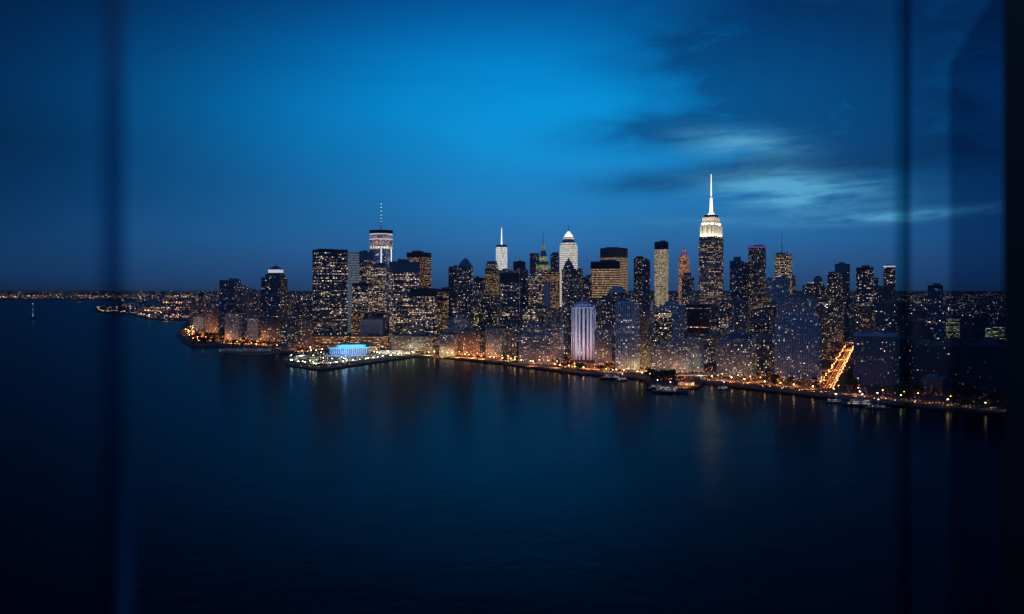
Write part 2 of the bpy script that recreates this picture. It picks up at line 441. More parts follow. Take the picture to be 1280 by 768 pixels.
# --- river tip cluster
T('dark apartment tower with a stepped top at the very tip of the shore', 237, 262, 377, 411, 'apt_dark', name='apartment_tower', tiers=((244, 258, 371, 'apt_dark'), (248, 254, 367, 'cap')))
T('low brick apartment block just behind the tip of the shore', 256, 277, 386, 417, 'apt_brick', name='apartment_block')
T('grey green office tower with faint lit storeys and a thin aerial near the tip', 274, 302, 351, 423, 'off_navy', xs=293, mast=(287, 345, .8))
T('slim grey apartment tower stepping down behind the aerial office tower', 296, 314, 359.5, 421, 'apt_blue', name='apartment_tower', tiers=((296, 308, 357, 'apt_blue'),))
T('grey apartment tower at the foot of the aerial office tower', 281, 303, 392, 425.5, 'apt_grey', name='apartment_tower')
T('narrow dim tower filling the gap before the pyramid roofed tower', 311, 328, 365, 424, 'apt_dark', name='apartment_tower')
T('pale apartment block at the waterfront below the pyramid roofed tower', 309, 327, 398, 427, 'apt_blue', name='apartment_block')
r_, D_, z_, bw_, d_, ft_ = T('dark tower with a white lit band and a low pyramid roof', 326, 360, 347, 428, 'off_navy', xs=350,
  tiers=((331, 357, 343, 'off_navy'), (334, 355, 341, 'cap'), (335.5, 354, 337, 'glow_band'), (335, 355, 332, 'cap_blue', 'box', .12)))
T('small block glowing yellow between the pyramid tower and the tall black slab', 359, 371, 381, 399, 'yellow_lit')
T('dark broad apartment block beside the pyramid roofed tower', 356, 378, 396, 434, 'apt_dark', name='apartment_block')
T('dull red apartment tower in front of the tall black slab', 374, 392, 402, 436, 'apt_brick', name='apartment_tower')
T('squat dark block at the quay left of the bright terminal', 350, 372, 414, 440, 'apt_dark', name='apartment_block')
T('tall black slab tower with scattered lights behind the blue terminal', 390, 435, 312.5, 432, 'off_dark', xs=402, cap=316, mast=(401, 309, .7))
T('long low podium glowing orange at the foot of the black slab tower', 386, 437, 421, 435, 'podium', name='podium_building', cat='low building', roofstuff=False)
T('pale grey ribbed slab tower between the black slab and the domed ring tower', 433, 450.5, 316.5, 417, 'off_slab', roofstuff=False)
T('dark tower with a blue crown left of the tallest spire on the river side', 449, 468, 315.5, 418, 'off_mid', cap=325, capmat='cap_blue', xs=466)
T('warm lit office block pressed against the blue crowned tower', 464, 483, 331, 421, 'off_mid', cap=334, capmat='cap_blue')
T('brown lit office block with a flat dark top below the grey ribbed slab', 440, 466, 355, 424, 'off_mid', cap=358)
T('blank violet grey block standing above the orange podium', 450, 481, 399.5, 430, 'blank', xs=478, roofstuff=True)
T('dark blue block directly behind the blank violet grey block', 455, 487, 392, 426, 'off_navy', roofstuff=False)
T('low terraces glowing orange behind the blue terminal', 438, 486, 421, 437, 'podium', name='podium_building', cat='low building')
# --- tallest tower on the river side (square shaft, tapering, bright head, mast)
def glass_spire_tower():
    D = H*F/(410-HZ); root = empty('skyscraper', at(476.5, D+40, 2.5), .34)
    tag(root, 'tall glass tower with a bright ringed head and dotted white mast', 'skyscraper')
    FOOT.append((root.location.x, root.location.y, 50))
    z = lambda py: zat(py, D)-2.5; s = D/F
    bm = bmesh.new(); prism(bm, ngon(15.5*s, 4, 0, 0, math.pi/4), -1, z(352), mi=0); mesh('wall', bm, [M['glass_edge'], M['roof']], root)
    # eight-sided tapering shaft: square base turning into a rotated square top
    bm = bmesh.new(); uvl = bm.loops.layers.uv.verify()
    zb, zt = z(352), z(311)
    lo = [bm.verts.new((*p, zb)) for p in ngon(15.5*s, 4, 0, 0, math.pi/4)]; hi = [bm.verts.new((*p, zt)) for p in ngon(15.5*s*.95, 4, 0, 0, 0)]
    for i in range(4):
        j = (i+1) % 4
        for f in (bm.faces.new((lo[i], lo[j], hi[j])), bm.faces.new((lo[i], hi[j], hi[i]))):
            for l in f.loops: l[uvl].uv = (l.vert.co.x+l.vert.co.y*1.3+i*70, l.vert.co.z)
    mesh('shaft', bm, [M['glass_edge'], M['roof']], root)
    bm = bmesh.new(); prism(bm, ngon(15.3*s, 8, 0, 0, .2), zt, z(292.5)); mesh('lit_head', bm, [M['pink_lit'], M['roof']], root)
    for a, b_, mt in ((311, 308.2, 'glow_cream'), (299.5, 298.2, 'glow_band'), (293.2, 292.0, 'glow_band')):
        bm = bmesh.new(); prism(bm, ngon(15.38*s, 8, 0, 0, .2), z(a), z(b_), ri=0); mesh('light_ring', bm, [M[mt]], root)
    bm = bmesh.new(); prism(bm, ngon(15*s, 24), z(291.6), z(287.5), ri=0, bottom=True); mesh('parapet_ring', bm, [M['cap']], root)
    for ang, y0, y1 in ((-1.75, 352, 311), (-.75, 330, 311)):
        x, y = 14.9*s*math.cos(ang), 14.9*s*math.sin(ang)
        bm = bmesh.new(); prism(bm, ngon(1.7, 6, x, y), z(y0)-40, z(y1), ri=0); mesh('corner_light', bm, [M['edge_glow']], root)
    bm = bmesh.new(); prism(bm, ngon(2.4, 8), z(288), z(253), top=.4, ri=0); ms = mesh('mast', bm, [M['steel_pale']], root)
    for py in (284, 280, 276, 272, 268, 263, 258, 254):
        bm = bmesh.new(); bmesh.ops.create_icosphere(bm, subdivisions=1, radius=2.3); mesh('mast_lamp', bm, [M['edge_glow']], ms, (0, 0, z(py)))
glass_spire_tower()
T('dark glass office tower with a blue cap and warm storeys right of the ringed tower', 486.5, 525, 328, 436, 'off_mid', xs=492, cap=341, capmat='cap_blue')
T('square office tower with rosy storeys and a small mast on a black rim', 507, 540.5, 316, 415, 'off_warm', xs=524, cap=322, mast=(523, 306, .9))
T('broad brown office block with a black flat crown near the bright pier', 513, 546, 361.5, 441, 'off_mid', xs=541, cap=371)
T('stepped office block with many small lights beside the black flat crown', 530, 560, 374, 438, 'off_warm', cap=376)
T('low terraced block with bright storeys facing the end of the bright pier', 489, 556, 421, 444, 'off_warm', name='terraced_block', cat='low building')
T('reddish office block between the brown block and the domed tower', 546, 569, 362, 424, 'off_warm', cap=365)
# --- domed dark tower
T('dark tower with a rounded mansard dome left of the white cylinder', 570, 592.5, 333, 433, 'apt_dark', shape='cham',
  tiers=((572, 591, 329, 'cap_blue', 'cham', .85), (575, 588, 325.5, 'cap_blue', 'cham', .7), (578, 585.5, 323, 'cap_blue', 'cham', .5)))
T('plain dark slab attached to the side of the domed tower', 560.5, 573, 334, 428, 'off_navy')
T('pale apartment block at the waterfront where the bright pier ends', 549, 573, 419, 446.5, 'apt_grey', name='apartment_block')
T('broad pale apartment tower with stacked roof steps below the domed tower', 559, 592, 401, 439, 'apt_blue', name='apartment_tower', tiers=((563, 588, 397.5, 'apt_blue'), (567, 580, 394.5, 'apt_blue')))
T('brick apartment block lit orange from the street at the shore', 574, 607, 415, 446, 'apt_brick', name='apartment_block')
T('dim slim tower between the domed tower and the mansard office', 592, 607, 348, 420, 'apt_dark', cap=351)
T('brown office with a tapering mansard crown before the white cylinder', 606, 624, 337, 413, 'off_warm', cap=339,
  tiers=((606.5, 623.5, 331, 'off_mid', 'box', .93), (608, 622, 326.5, 'cap_blue', 'box', .9)))
# --- white cylinder
def white_cylinder():
    D = H*F/(405-HZ); s = D/F; root = empty('round_tower', at(627, D+25, 2.5))
    tag(root, 'glowing white cylindrical tower topped by a bright white needle', 'round tower')
    FOOT.append((root.location.x, root.location.y, 26)); z = lambda py: zat(py, D)-2.5
    bm = bmesh.new(); prism(bm, ngon(7.2*s, 32), -1, z(309)); o = mesh('wall', bm, [M['cyl_lit'], M['roof']], root)
    bm = bmesh.new(); prism(bm, ngon(7.6*s, 32), z(309), z(307.6), ri=0, bottom=True); prism(bm, ngon(6.2*s, 32), z(307.6), z(306), ri=0); mesh('crown_ring', bm, [M['cap_blue']], root)
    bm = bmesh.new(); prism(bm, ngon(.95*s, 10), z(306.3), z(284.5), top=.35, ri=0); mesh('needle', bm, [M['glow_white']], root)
white_cylinder()
T('black glass tower with a blank dark crown right below the white cylinder', 625.5, 650, 342.5, 432, 'off_dark', xs=649, cap=353)
T('teal glass slab joined to the black crowned tower', 649, 660.5, 338.5, 424, 'off_navy')
T('pale low roofed tower in front of the white cylinder', 618, 645, 338.5, 411, 'apt_grey', name='office_tower')
T('small dark boxy tower behind the teal slab', 641.5, 657, 327.5, 405, 'off_navy', cap=336)
T('plain blue slab tower left of the green crowned spire', 662, 674, 317, 400, 'off_navy', roofstuff=False)
# --- green crowned spire
T('tiered tower with a yellow green floodlit crown and a dark spire', 669.5, 689, 336, 405, 'off_mid', xs=684,
  tiers=((670, 688.5, 331, 'green_lit'), (672.5, 686, 327, 'cap_blue', 'box', .9), (673.5, 685, 320, 'green_lit', 'box', .72), (675, 683.5, 313, 'cap_blue', 'box', .6), (677, 681.5, 305, 'green_lit', 'box', .4)),
  mast=(679, 290, 1.6))
T('dark blue tower right of the green crowned spire', 688, 699, 318, 400, 'off_navy', tiers=((690, 698, 315.5, 'cap_blue'),))
T('violet office block under the green crowned spire', 660, 682, 346, 415, 'off_mid')
T('brown lit office block between the green spire and the white storeyed tower', 683, 700, 340, 412, 'off_warm', xs=694)
# --- white storeyed tower with dome
T('round shouldered tower of white lit storeys with a bright dome and dark finial', 697, 724.5, 306, 408, 'white_lit', shape='oct',
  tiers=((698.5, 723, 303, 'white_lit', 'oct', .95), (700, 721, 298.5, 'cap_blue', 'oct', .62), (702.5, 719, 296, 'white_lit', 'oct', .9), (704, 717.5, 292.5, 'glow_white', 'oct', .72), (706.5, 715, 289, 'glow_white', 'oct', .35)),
  mast=(710.8, 281, 1.5))
T('dark tower with a pointed dome standing before the white storeyed tower', 702, 729, 336, 428, 'apt_dark', name='apartment_tower',
  tiers=((702.5, 719, 332, 'off_navy', 'oct', .94), (704, 717.5, 327, 'cap_blue', 'oct', .65), (708, 713.5, 322.5, 'cap_blue', 'oct', .3)))
T('narrow dark tower left of the black crowned pair', 728, 740, 347, 420, 'apt_dark')
# --- pair with black crowns
T('taller black crowned tower of golden storeys set behind its twin', 750, 785, 310.5, 405, 'off_full', xs=775, cap=322)
T('shorter black crowned tower of golden storeys in front of its twin', 738, 775, 327.5, 414, 'off_full', xs=767, cap=336.5)
T('dark tower with a rounded blue roof below the black crowned pair', 759, 785, 366, 436, 'apt_dark', roof='roof_blue', tiers=((760, 784, 361, 'roof_blue', 'cham', .8), (764, 780, 358.5, 'roof_blue', 'cham', .8)))
# --- striped tower
def striped_tower():
    D = H*F/(452-HZ); s = D/F; root = empty('striped_tower', at(729.5, D+24, 2.5), -.09)
    tag(root, 'pale tower with bold vertical stripes and a stepped blue crown', 'striped tower')
    FOOT.append((root.location.x, root.location.y, 32)); z = lambda py: zat(py, D)-2.5
    a, b_, c = 14.3*s, 19, 7
    pts = [(-a+c, -b_), (a-c, -b_), (a, -b_+c), (a, b_-c), (a-c, b_), (-a+c, b_), (-a, b_-c), (-a, -b_+c)]
    bm = bmesh.new(); prism(bm, pts, -1, z(385.5)); mesh('wall', bm, [M['stripe'], M['roof']], root)
    # real piers standing 1.2 m proud
    for i in range(8):
        p, q = Vector(pts[i]), Vector(pts[(i+1) % 8]); L = (q-p).length; t = (q-p)/L; nn = Vector((t.y, -t.x))
        k = max(1, round(L/8.2))
        for j in range(k+1 if i % 2 == 0 else k):
            u0 = (j/(k) if i % 2 == 0 else (j+.5)/k)*L; hw = 1.9 if (i+j) % 2 else 2.5
            c0 = p+t*max(hw*.6, min(L-hw*.6, u0))
            A = c0-t*hw+nn*-.1; B = c0+t*hw+nn*-.1; C_ = c0+t*hw+nn*1.5; D_ = c0-t*hw+nn*1.5
            bm = bmesh.new(); prism(bm, [tuple(A), tuple(B), tuple(C_), tuple(D_)], -.5, z(386.0), ri=0); mesh('pier', bm, [M['pale']], root)
    bm = bmesh.new(); prism(bm, [(x*1.08, y*1.08) for x, y in pts], z(386.0), z(384.3), ri=0); mesh('cornice', bm, [M['pale']], root)
    for f, y0, y1 in ((.9, 384.3, 380.8), (.62, 380.8, 378), (.34, 378, 376.2)):
        bm = bmesh.new(); prism(bm, [(x*f, y*f) for x, y in pts], z(y0), z(y1), ri=0, mi=0); mesh('crown', bm, [M['pale_cap']], root)
striped_tower()
for dx, pw, tz, cc in ((-20, 260000, 75, (.55, .72, 1)), (20, 260000, 75, (.66, .78, 1)), (-16, 11000, 20, (1, .6, .45)), (16, 11000, 20, (1, .62, .5))):  # added fill spots brighten the striped tower; no lamps stand there
    L = bpy.data.lights.new('added_facade_fill', 'SPOT'); L.energy = pw; L.color = cc; L.shadow_soft_size = 2; L.spot_size = math.radians(70); L.spot_blend = .8
    o = bpy.data.objects.new('added_facade_fill', L); link(o); q = gnd(729.5, 452); o.location = (q.x+dx, q.y-(110 if tz > 60 else 45), 8)
    o.rotation_euler = (Vector((q.x+dx*.3, q.y, tz)) - o.location).to_track_quat('-Z', 'Y').to_euler()
T('dim broad apartment tower right of the striped tower', 743, 771, 413, 459, 'apt_grey', name='apartment_tower', tiers=((749, 769, 409, 'apt_grey'), (753, 764, 406, 'roof')))
T('tall pale pier fronted apartment tower right of the striped tower', 769, 800.5, 379, 464, 'apt_piers', xs=793, name='apartment_tower', tiers=((771, 798, 377, 'pale_cap'),))
T('beige apartment tower with its lower storeys lit yellow beside the waterfront trees', 799, 816, 393, 461, 'beige', xs=812, name='apartment_tower')
T('dark office with faint lights behind the beige apartment tower', 786, 800, 366, 432, 'apt_dark')
T('tall dark apartment tower with a stepped roof left of the golden capped tower', 792, 809, 323, 421, 'apt_dark', name='apartment_tower', tiers=((795, 804, 320.5, 'cap'),))
T('teal side tower joined to the stepped dark apartment tower', 803.5, 813, 327, 424, 'off_navy')
T('slender gold lit tower with a black cap and short white mast', 818, 835.5, 303, 402, 'off_gold', xs=832, cap=312, mast=(826.5, 298, .9, 'steel_pale'))
T('orange lit masonry tower with a violet pointed crown', 847.5, 862.5, 323, 402, 'orange_lit', shape='cham',
  tiers=((848.5, 861.5, 319, 'orange_lit', 'cham', .85), (849.5, 860.5, 314, 'glow_purple', 'cham', .55), (852.5, 857.5, 309.5, 'orange_lit', 'cham', .2)))
T('dark stepped tower in front of the orange lit pointed tower', 852, 868, 347, 415, 'apt_dark', tiers=((854, 864, 341, 'apt_dark'),))
# --- great floodlit spire
def floodlit_spire():
    D = H*F/(404-HZ); s = D/F; root = empty('skyscraper', at(889, D+45, 2.5), -math.atan(.249)-.36)
    tag(root, 'tallest skyscraper with a floodlit cream crown and white needle', 'skyscraper')
    FOOT.append((root.location.x, root.location.y, 65)); z = lambda py: zat(py, D)-2.5
    W, Dp = 19.3*s, 28*s
    def bx(f, g, y0, y1, mt, nm, top=1.0, shp=0):
        bm = bmesh.new()
        p = rect(-W/2*f, W/2*f, -Dp/2*g, Dp/2*g) if not shp else ngon(W/2*f, 16)
        prism(bm, p, z(y0), z(y1), top=top, ri=1); return mesh(nm, bm, [M[mt], M['roof']], root)
    bx(1.6, 1.1, 405, 392, 'esb', 'podium'); bx(1.25, 1.05, 393, 372, 'esb', 'setback')
    bx(1.0, 1.0, 373, 296, 'esb', 'wall')
    for x, y, ww_, dd_ in ((-W/2, -Dp/2, 5, 5), (W/2, -Dp/2, 5, 5), (W/2, Dp/2, 5, 5), (-W/2, Dp/2, 5, 5)):
        bm = bmesh.new(); prism(bm, rect(x-3.2, x+3.2, y-3.2, y+3.2), z(372), z(297.5), ri=0); mesh('corner_pier', bm, [M['esb']], root)
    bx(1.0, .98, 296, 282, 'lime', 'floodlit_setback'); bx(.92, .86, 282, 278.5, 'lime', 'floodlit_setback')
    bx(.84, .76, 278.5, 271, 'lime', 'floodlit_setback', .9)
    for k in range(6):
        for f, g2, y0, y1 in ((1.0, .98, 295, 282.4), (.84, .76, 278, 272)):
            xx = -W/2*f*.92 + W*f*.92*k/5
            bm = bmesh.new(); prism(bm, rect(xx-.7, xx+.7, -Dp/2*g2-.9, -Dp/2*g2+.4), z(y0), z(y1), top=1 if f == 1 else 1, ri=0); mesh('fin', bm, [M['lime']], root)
    def flood(x, y, zz_, pw, rad=1.2, col=(1, .80, .52), tgt=None):
        L = bpy.data.lights.new('crown_floodlight', 'SPOT'); L.energy = pw; L.color = col; L.shadow_soft_size = rad; L.spot_size = math.radians(95); L.spot_blend = .6
        o = bpy.data.objects.new('crown_floodlight', L); link(o); o.parent = root; o.location = (x, y, zz_)
        d0 = Vector((-6 if x > W*.43 else 0, 0 if x > W*.43 else 6, 13)); o.rotation_euler = d0.to_track_quat('-Z', 'Y').to_euler()
    for k in range(5):
        flood(-W/2+W*(k+.5)/5, -Dp/2-9, z(297), 30000)
        flood(-W/2*.84+W*.84*(k+.5)/5, -Dp/2*.86-6, z(281.5), 26000)
    for k in range(4):
        flood(W/2+9, -Dp/2+Dp*(k+.5)/4, z(297), 30000)
        flood(W/2*.86+6, -Dp/2*.8+Dp*.8*(k+.5)/4, z(281.5), 26000)
    # dark slots that divide the crown
    for k in (-.30, 0, .30):
        bm = bmesh.new(); prism(bm, rect(W*k-.9, W*k+.9, -Dp*.50-.6, -Dp*.49), z(293), z(283), ri=0); mesh('recess', bm, [M['off_warm']], root)
    bx(.62, .50, 271, 268, 'cap', 'observation_deck'); bx(.72, .62, 269.6, 268.8, 'cap', 'deck_rim')
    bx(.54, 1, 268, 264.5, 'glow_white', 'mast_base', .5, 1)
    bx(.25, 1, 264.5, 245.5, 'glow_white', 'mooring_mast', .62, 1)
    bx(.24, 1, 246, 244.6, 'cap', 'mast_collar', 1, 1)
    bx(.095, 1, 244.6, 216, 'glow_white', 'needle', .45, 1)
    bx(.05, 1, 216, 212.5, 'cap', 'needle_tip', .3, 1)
floodlit_spire()
T('dark boxy tower with a small raised block right of the great floodlit spire', 912, 927, 326, 412, 'off_navy', tiers=((917, 926, 321, 'cap_blue'),))
T('plain dark tower leaning on the boxy tower left of the violet topped tower', 925, 936, 329, 410, 'off_navy')
T('dark square tower with violet upper storeys and lit roof corners', 935, 957.5, 308, 410, 'apt_dark', xs=954, cap=310, capmat='glow_purple')
T('pale squat tower between the violet topped tower and the tower with dishes', 957, 968, 349, 405, 'apt_blue')
# tower with aerials
r_, D_, z_, bw_, d_, ft_ = T('dark tower crowded with warm lights under aerials and satellite dishes', 968, 990.5, 318, 414, 'off_full', xs=985, mast=(977, 284, .8))
M['off_spk'] = facade('office_speckled', (.02, .025, .035), lit=.8, st=1.7, cw=5.2, ch=4.6, ww=.55, wh=.45, floors=.15, clump=.3)
for c in r_.children:
    if c.name.startswith('wall'): c.data.materials[0] = M['off_spk']
bm = bmesh.new(); prism(bm, ngon(2.2, 8, -2, -6), z_(318), z_(304), top=.6, ri=0); mesh('aerial', bm, [M['steel_pale']], r_)
for i, (dx, h) in enumerate(((10, 5), (19, 6))):
    bm = bmesh.new(); bmesh.ops.create_cone(bm, cap_ends=True, segments=14, radius1=4.2, radius2=1.0, depth=1.6)
    bmesh.ops.rotate(bm, verts=bm.verts, cent=(0, 0, 0), matrix=Matrix.Rotation(math.radians(60+20*i), 3, 'Y'))
    bmesh.ops.translate(bm, verts=bm.verts, vec=(dx, -8, z_(318)+h+1))
    prism(bm, rect(dx-.4, dx+.4, -8.4, -7.6), z_(318)-.2, z_(318)+h, ri=0)
    mesh('satellite_dish', bm, [M['steel']], r_)
T('narrow dark tower on the far side of the tower with dishes', 987, 995, 346, 412, 'apt_dark')
T('dark block with a pale side below the tower with dishes', 967, 988, 348, 424, 'apt_blue', xs=980)
T('stepped dark tower with rosy roof lamps left of the twin dark blocks', 1003, 1031, 357, 424, 'off_dark', tiers=((1008, 1030, 353, 'off_dark'), (1016, 1029, 347, 'cap_blue', 'cham', .85), (1019, 1026, 345, 'cap', 'cham', .8)))

sg = T('small dark block carrying a rosy glowing roof sign left of the avenue head', 1020, 1034, 360, 418, 'apt_dark', roofstuff=False)
bm = bmesh.new(); prism(bm, rect(-sg[3]*.4, sg[3]*.4, -sg[4]*.45, -sg[4]*.45+.8), sg[2](360)+1.5, sg[2](360)+6, ri=0, bottom=True); mesh('roof_sign', bm, [M['glow_red']], sg[0])
T('dark square tower with lit windows beside the head of the avenue', 1034, 1054, 341, 428, 'apt_dark', xs=1051)
T('tall plain dark tower rising behind the head of the avenue', 1043.5, 1062.5, 330.5, 420, 'off_navy', cap=340, capmat='cap_blue')
T('speckled dark tower with a faint roof line right of the avenue', 1070, 1092.5, 335, 422, 'off_dark', xs=1089, cap=337)
T('slim plain tower hugging the speckled tower right of the avenue', 1090, 1098, 348, 420, 'off_navy')
T('tall speckled tower with a white lit crown beside the glass mullion', 1104, 1119.5, 332.5, 416, 'off_dark', xs=1116, cap=334, capmat='glow_band')
T('dark block with horizontal bands in front of the white crowned tower', 1094, 1122, 379, 446, 'off_navy')
T('dark block with scattered amber windows behind the blue roofed building', 1072, 1094, 388, 450, 'apt_brick', name='apartment_block')
T('low pale topped block before the white crowned tower', 1098, 1118, 358, 428, 'apt_unlit')
# --- mid row
T('broad dim office with amber storeys below the mansard office', 600, 622, 372, 430, 'apt_dark')
T('flat roofed dark hall with a yellow lit court below the domed tower', 592, 608, 392, 424, 'yellow_lit', name='low_hall', cat='low building')
T('pale apartment tower with grey roof steps over the orange street lights', 607, 633, 411, 447.5, 'apt_grey', name='apartment_tower', tiers=((611, 630, 407.5, 'roof'),))
T('dark apartment block left of the broad brick apartment slab', 632, 650, 405, 447, 'apt_dark', name='apartment_block')
T('dark wide office roofed in blue behind the broad brick apartment slab', 632, 668, 389, 432, 'off_navy', roof='roof_blue')
T('small tower with one amber lit strip behind the broad brick slab', 670, 684, 384, 428, 'apt_dark')
T('pale narrow tower above the broad brick apartment slab', 680, 688, 354, 424, 'blank')
T('broad brick apartment slab with a reddish end wall near the water', 648, 705, 411, 457, 'apt_wide', xs=688, name='apartment_slab', cat='apartment block', tiers=((658, 700, 405.5, 'apt_wide'),))
T('dark apartment tower just left of the striped tower', 699, 716, 385, 447, 'apt_dark', name='apartment_tower')
T('grey tower with regular small windows below the gold lit tower', 824, 856, 381, 433, 'apt_blue', xs=850, name='apartment_tower', tiers=((831, 849, 377, 'apt_blue'),))
T('very wide apartment building with many lit windows behind the dark waterfront trees', 815, 864, 431, 467, 'apt_wide', xs=860, name='apartment_building', cat='apartment block', tiers=((826, 856, 427, 'apt_wide'),))
T('pale apartment tower with a floodlit corner beside the orange pavilion', 858, 880, 422, 466, 'apt_grey', xs=875, name='apartment_tower')
T('black office with whole storeys glowing amber below the great spire', 859, 889, 381, 440, 'off_rows', xs=886)
T('dark slab beside the black office with glowing storeys', 886, 899, 383, 444, 'apt_dark')
T('pale blue apartment tower with vertical bands left of the broad dim blocks', 916, 937, 380, 446, 'apt_blue', xs=933, name='apartment_tower', tiers=((919, 933, 376, 'apt_blue'),))
T('dark tower behind the pale blue banded apartment tower', 900, 918, 378, 430, 'apt_dark')
T('wide sparkling apartment building with a raised blue penthouse at the river drive', 895, 946, 424, 474, 'apt_wide', xs=938, name='apartment_building', cat='apartment block', tiers=((911, 936, 418, 'cap_blue'),))
T('dark narrow apartment block right of the sparkling apartment building', 943, 968, 424, 470, 'apt_dark', name='apartment_block')
T('middle height block of amber windows above the narrow apartment block', 938, 966, 388, 440, 'apt_dark')
T('upper dim blue apartment slab with close vertical piers', 972, 1021, 372.5, 452, 'apt_blue', xs=1017, name='apartment_slab', cat='apartment block')
T('huge dim blue apartment slab at the river drive left of the avenue', 967, 1027, 397, 478, 'apt_blue', xs=1021, name='apartment_slab', cat='apartment block', tiers=((978, 1016, 394, 'roof_blue'),))
T('dark block with orange lit walls on the left side of the avenue', 1022, 1035, 386, 452, 'apt_brick', name='apartment_block')
T('dark tower closing the view up the avenue', 1040, 1058, 372, 420, 'apt_dark')
# --- ribbed dark building with blue roof
def ribbed_block():
    D = H*F/(486-HZ); s = D/F; xc = 1095; root = empty('ribbed_office_block', at(xc, D+28, 2.5), -math.atan(.455)+.02)
    tag(root, 'dark office block with close vertical ribs and a pale blue roof edge', 'office block')
    FOOT.append((root.location.x, root.location.y, 46)); z = lambda py: zat(py, D)-2.5
    W = 58*s*math.cos(math.atan(.455))*.97; Dp = 50
    bm = bmesh.new(); prism(bm, rect(-W/2, W/2, -Dp/2, Dp/2), -1, z(421)); mesh('wall', bm, [M['off_navy'], M['roof']], root)
    bm = bmesh.new(); prism(bm, rect(-W/2-1, W/2+1, -Dp/2-1, Dp/2+1), z(421), z(418.6), ri=1); mesh('roof_edge', bm, [M['roof_blue'], M['roof_blue']], root)
    n = 24
    for k in range(n+1):
        x = -W/2 + W*k/n
        bm = bmesh.new(); prism(bm, rect(x-.45, x+.45, -Dp/2-1.0, -Dp/2), 3, z(421.2), ri=0); mesh('rib', bm, [M['pale_rib']], root)
    for k in range(9):
        y = -Dp/2 + 2 + (Dp-4)*k/8
        bm = bmesh.new(); prism(bm, rect(-W/2-1.0, -W/2, y-.45, y+.45), 3, z(421.2), ri=0); mesh('rib', bm, [M['pale_rib']], root)
    for cx, cy, a in ((-14, 4, 7), (12, -2, 5)):
        bm = bmesh.new(); prism(bm, rect(cx-a, cx+a, cy-4, cy+4), z(418.6), z(418.6)+3.5, ri=0); mesh('plant_room', bm, [M['roof']], root)
M['pale_rib'] = plain('rib_metal', (.13, .16, .26), .5)
ribbed_block()
# --- right side, seen through the panes
T('lone dark tower standing over the low city behind the tinted pane', 1159.5, 1179, 357.5, 424, 'off_navy', xs=1175, cap=360)
T('dark slab below the lone dark tower', 1155, 1183, 398, 446, 'off_navy', name='office_block')
T('block with a cluster of amber windows right of the lone dark tower', 1178, 1200, 398, 424, 'yellow_lit', name='office_block')
T('low office with bright yellow green storeys near the black frame', 1231, 1275, 409, 436, 'yellow_lit', name='office_block', roofstuff=False)
T('dim broad apartment building with a few lit windows at the drive behind the pane', 1144, 1200, 432, 490, 'apt_unlit', xs=1194, name='apartment_building', cat='apartment block')
T('unlit apartment building next to the black frame', 1203, 1268, 432, 497, 'apt_unlit', xs=1262, name='apartment_building', cat='apartment block')
T('narrow unlit building behind the glass mullion', 1122, 1144, 424, 478, 'off_navy', name='office_block')
T('dark block with amber specks in the gap beside the mullion', 1134, 1156, 402, 450, 'apt_unlit', name='office_block')
T('dark apartment block beyond the black frame', 1285, 1340, 430, 505, 'apt_unlit', name='apartment_building', cat='apartment block')

# ---- filler city: each block its own object
hand = len(FOOT)
prot = {}
def small_block(x, y, w, d, h, rot, st, label, group, name='city_block'):
    bm = bmesh.new()
    prism(bm, rect(-w/2, w/2, -d/2, d/2), -1, h)
    if R.random() < .5: prism(bm, rect(-w*.3, w*.2, -d*.25, d*.3), h-.1, h+R.uniform(3, 9), mi=1)
    if R.random() < .35: prism(bm, rect(w*.05, w*.4, -d*.4, d*.1), h-.12, h+R.uniform(2, 5), mi=1)
    o = mesh(name, bm, [M[st], M['roof']]); o.location = (x, y, 2.5); o.rotation_euler = (0, 0, rot)
    tag(o, label, 'building', group)
    return o
def frontD(px):
    best = 1e9
    for i in range(len(SHORE)-1):
        (xa, ya), (xb, yb) = SHORE[i], SHORE[i+1]
        if min(xa, xb) <= px <= max(xa, xb) and xa != xb and i < 29: best = min(best, H*F/((ya+(yb-ya)*(px-xa)/(xb-xa))-HZ))
    return best if best < 1e9 else 1500
cnt = 0
styles = ['apt_dark']*5 + ['apt_blue']*2 + ['apt_grey']*2 + ['apt_brick']*3 + ['off_dark']*3 + ['off_navy']*3 + ['off_warm', 'off_mid', 'off_mid']
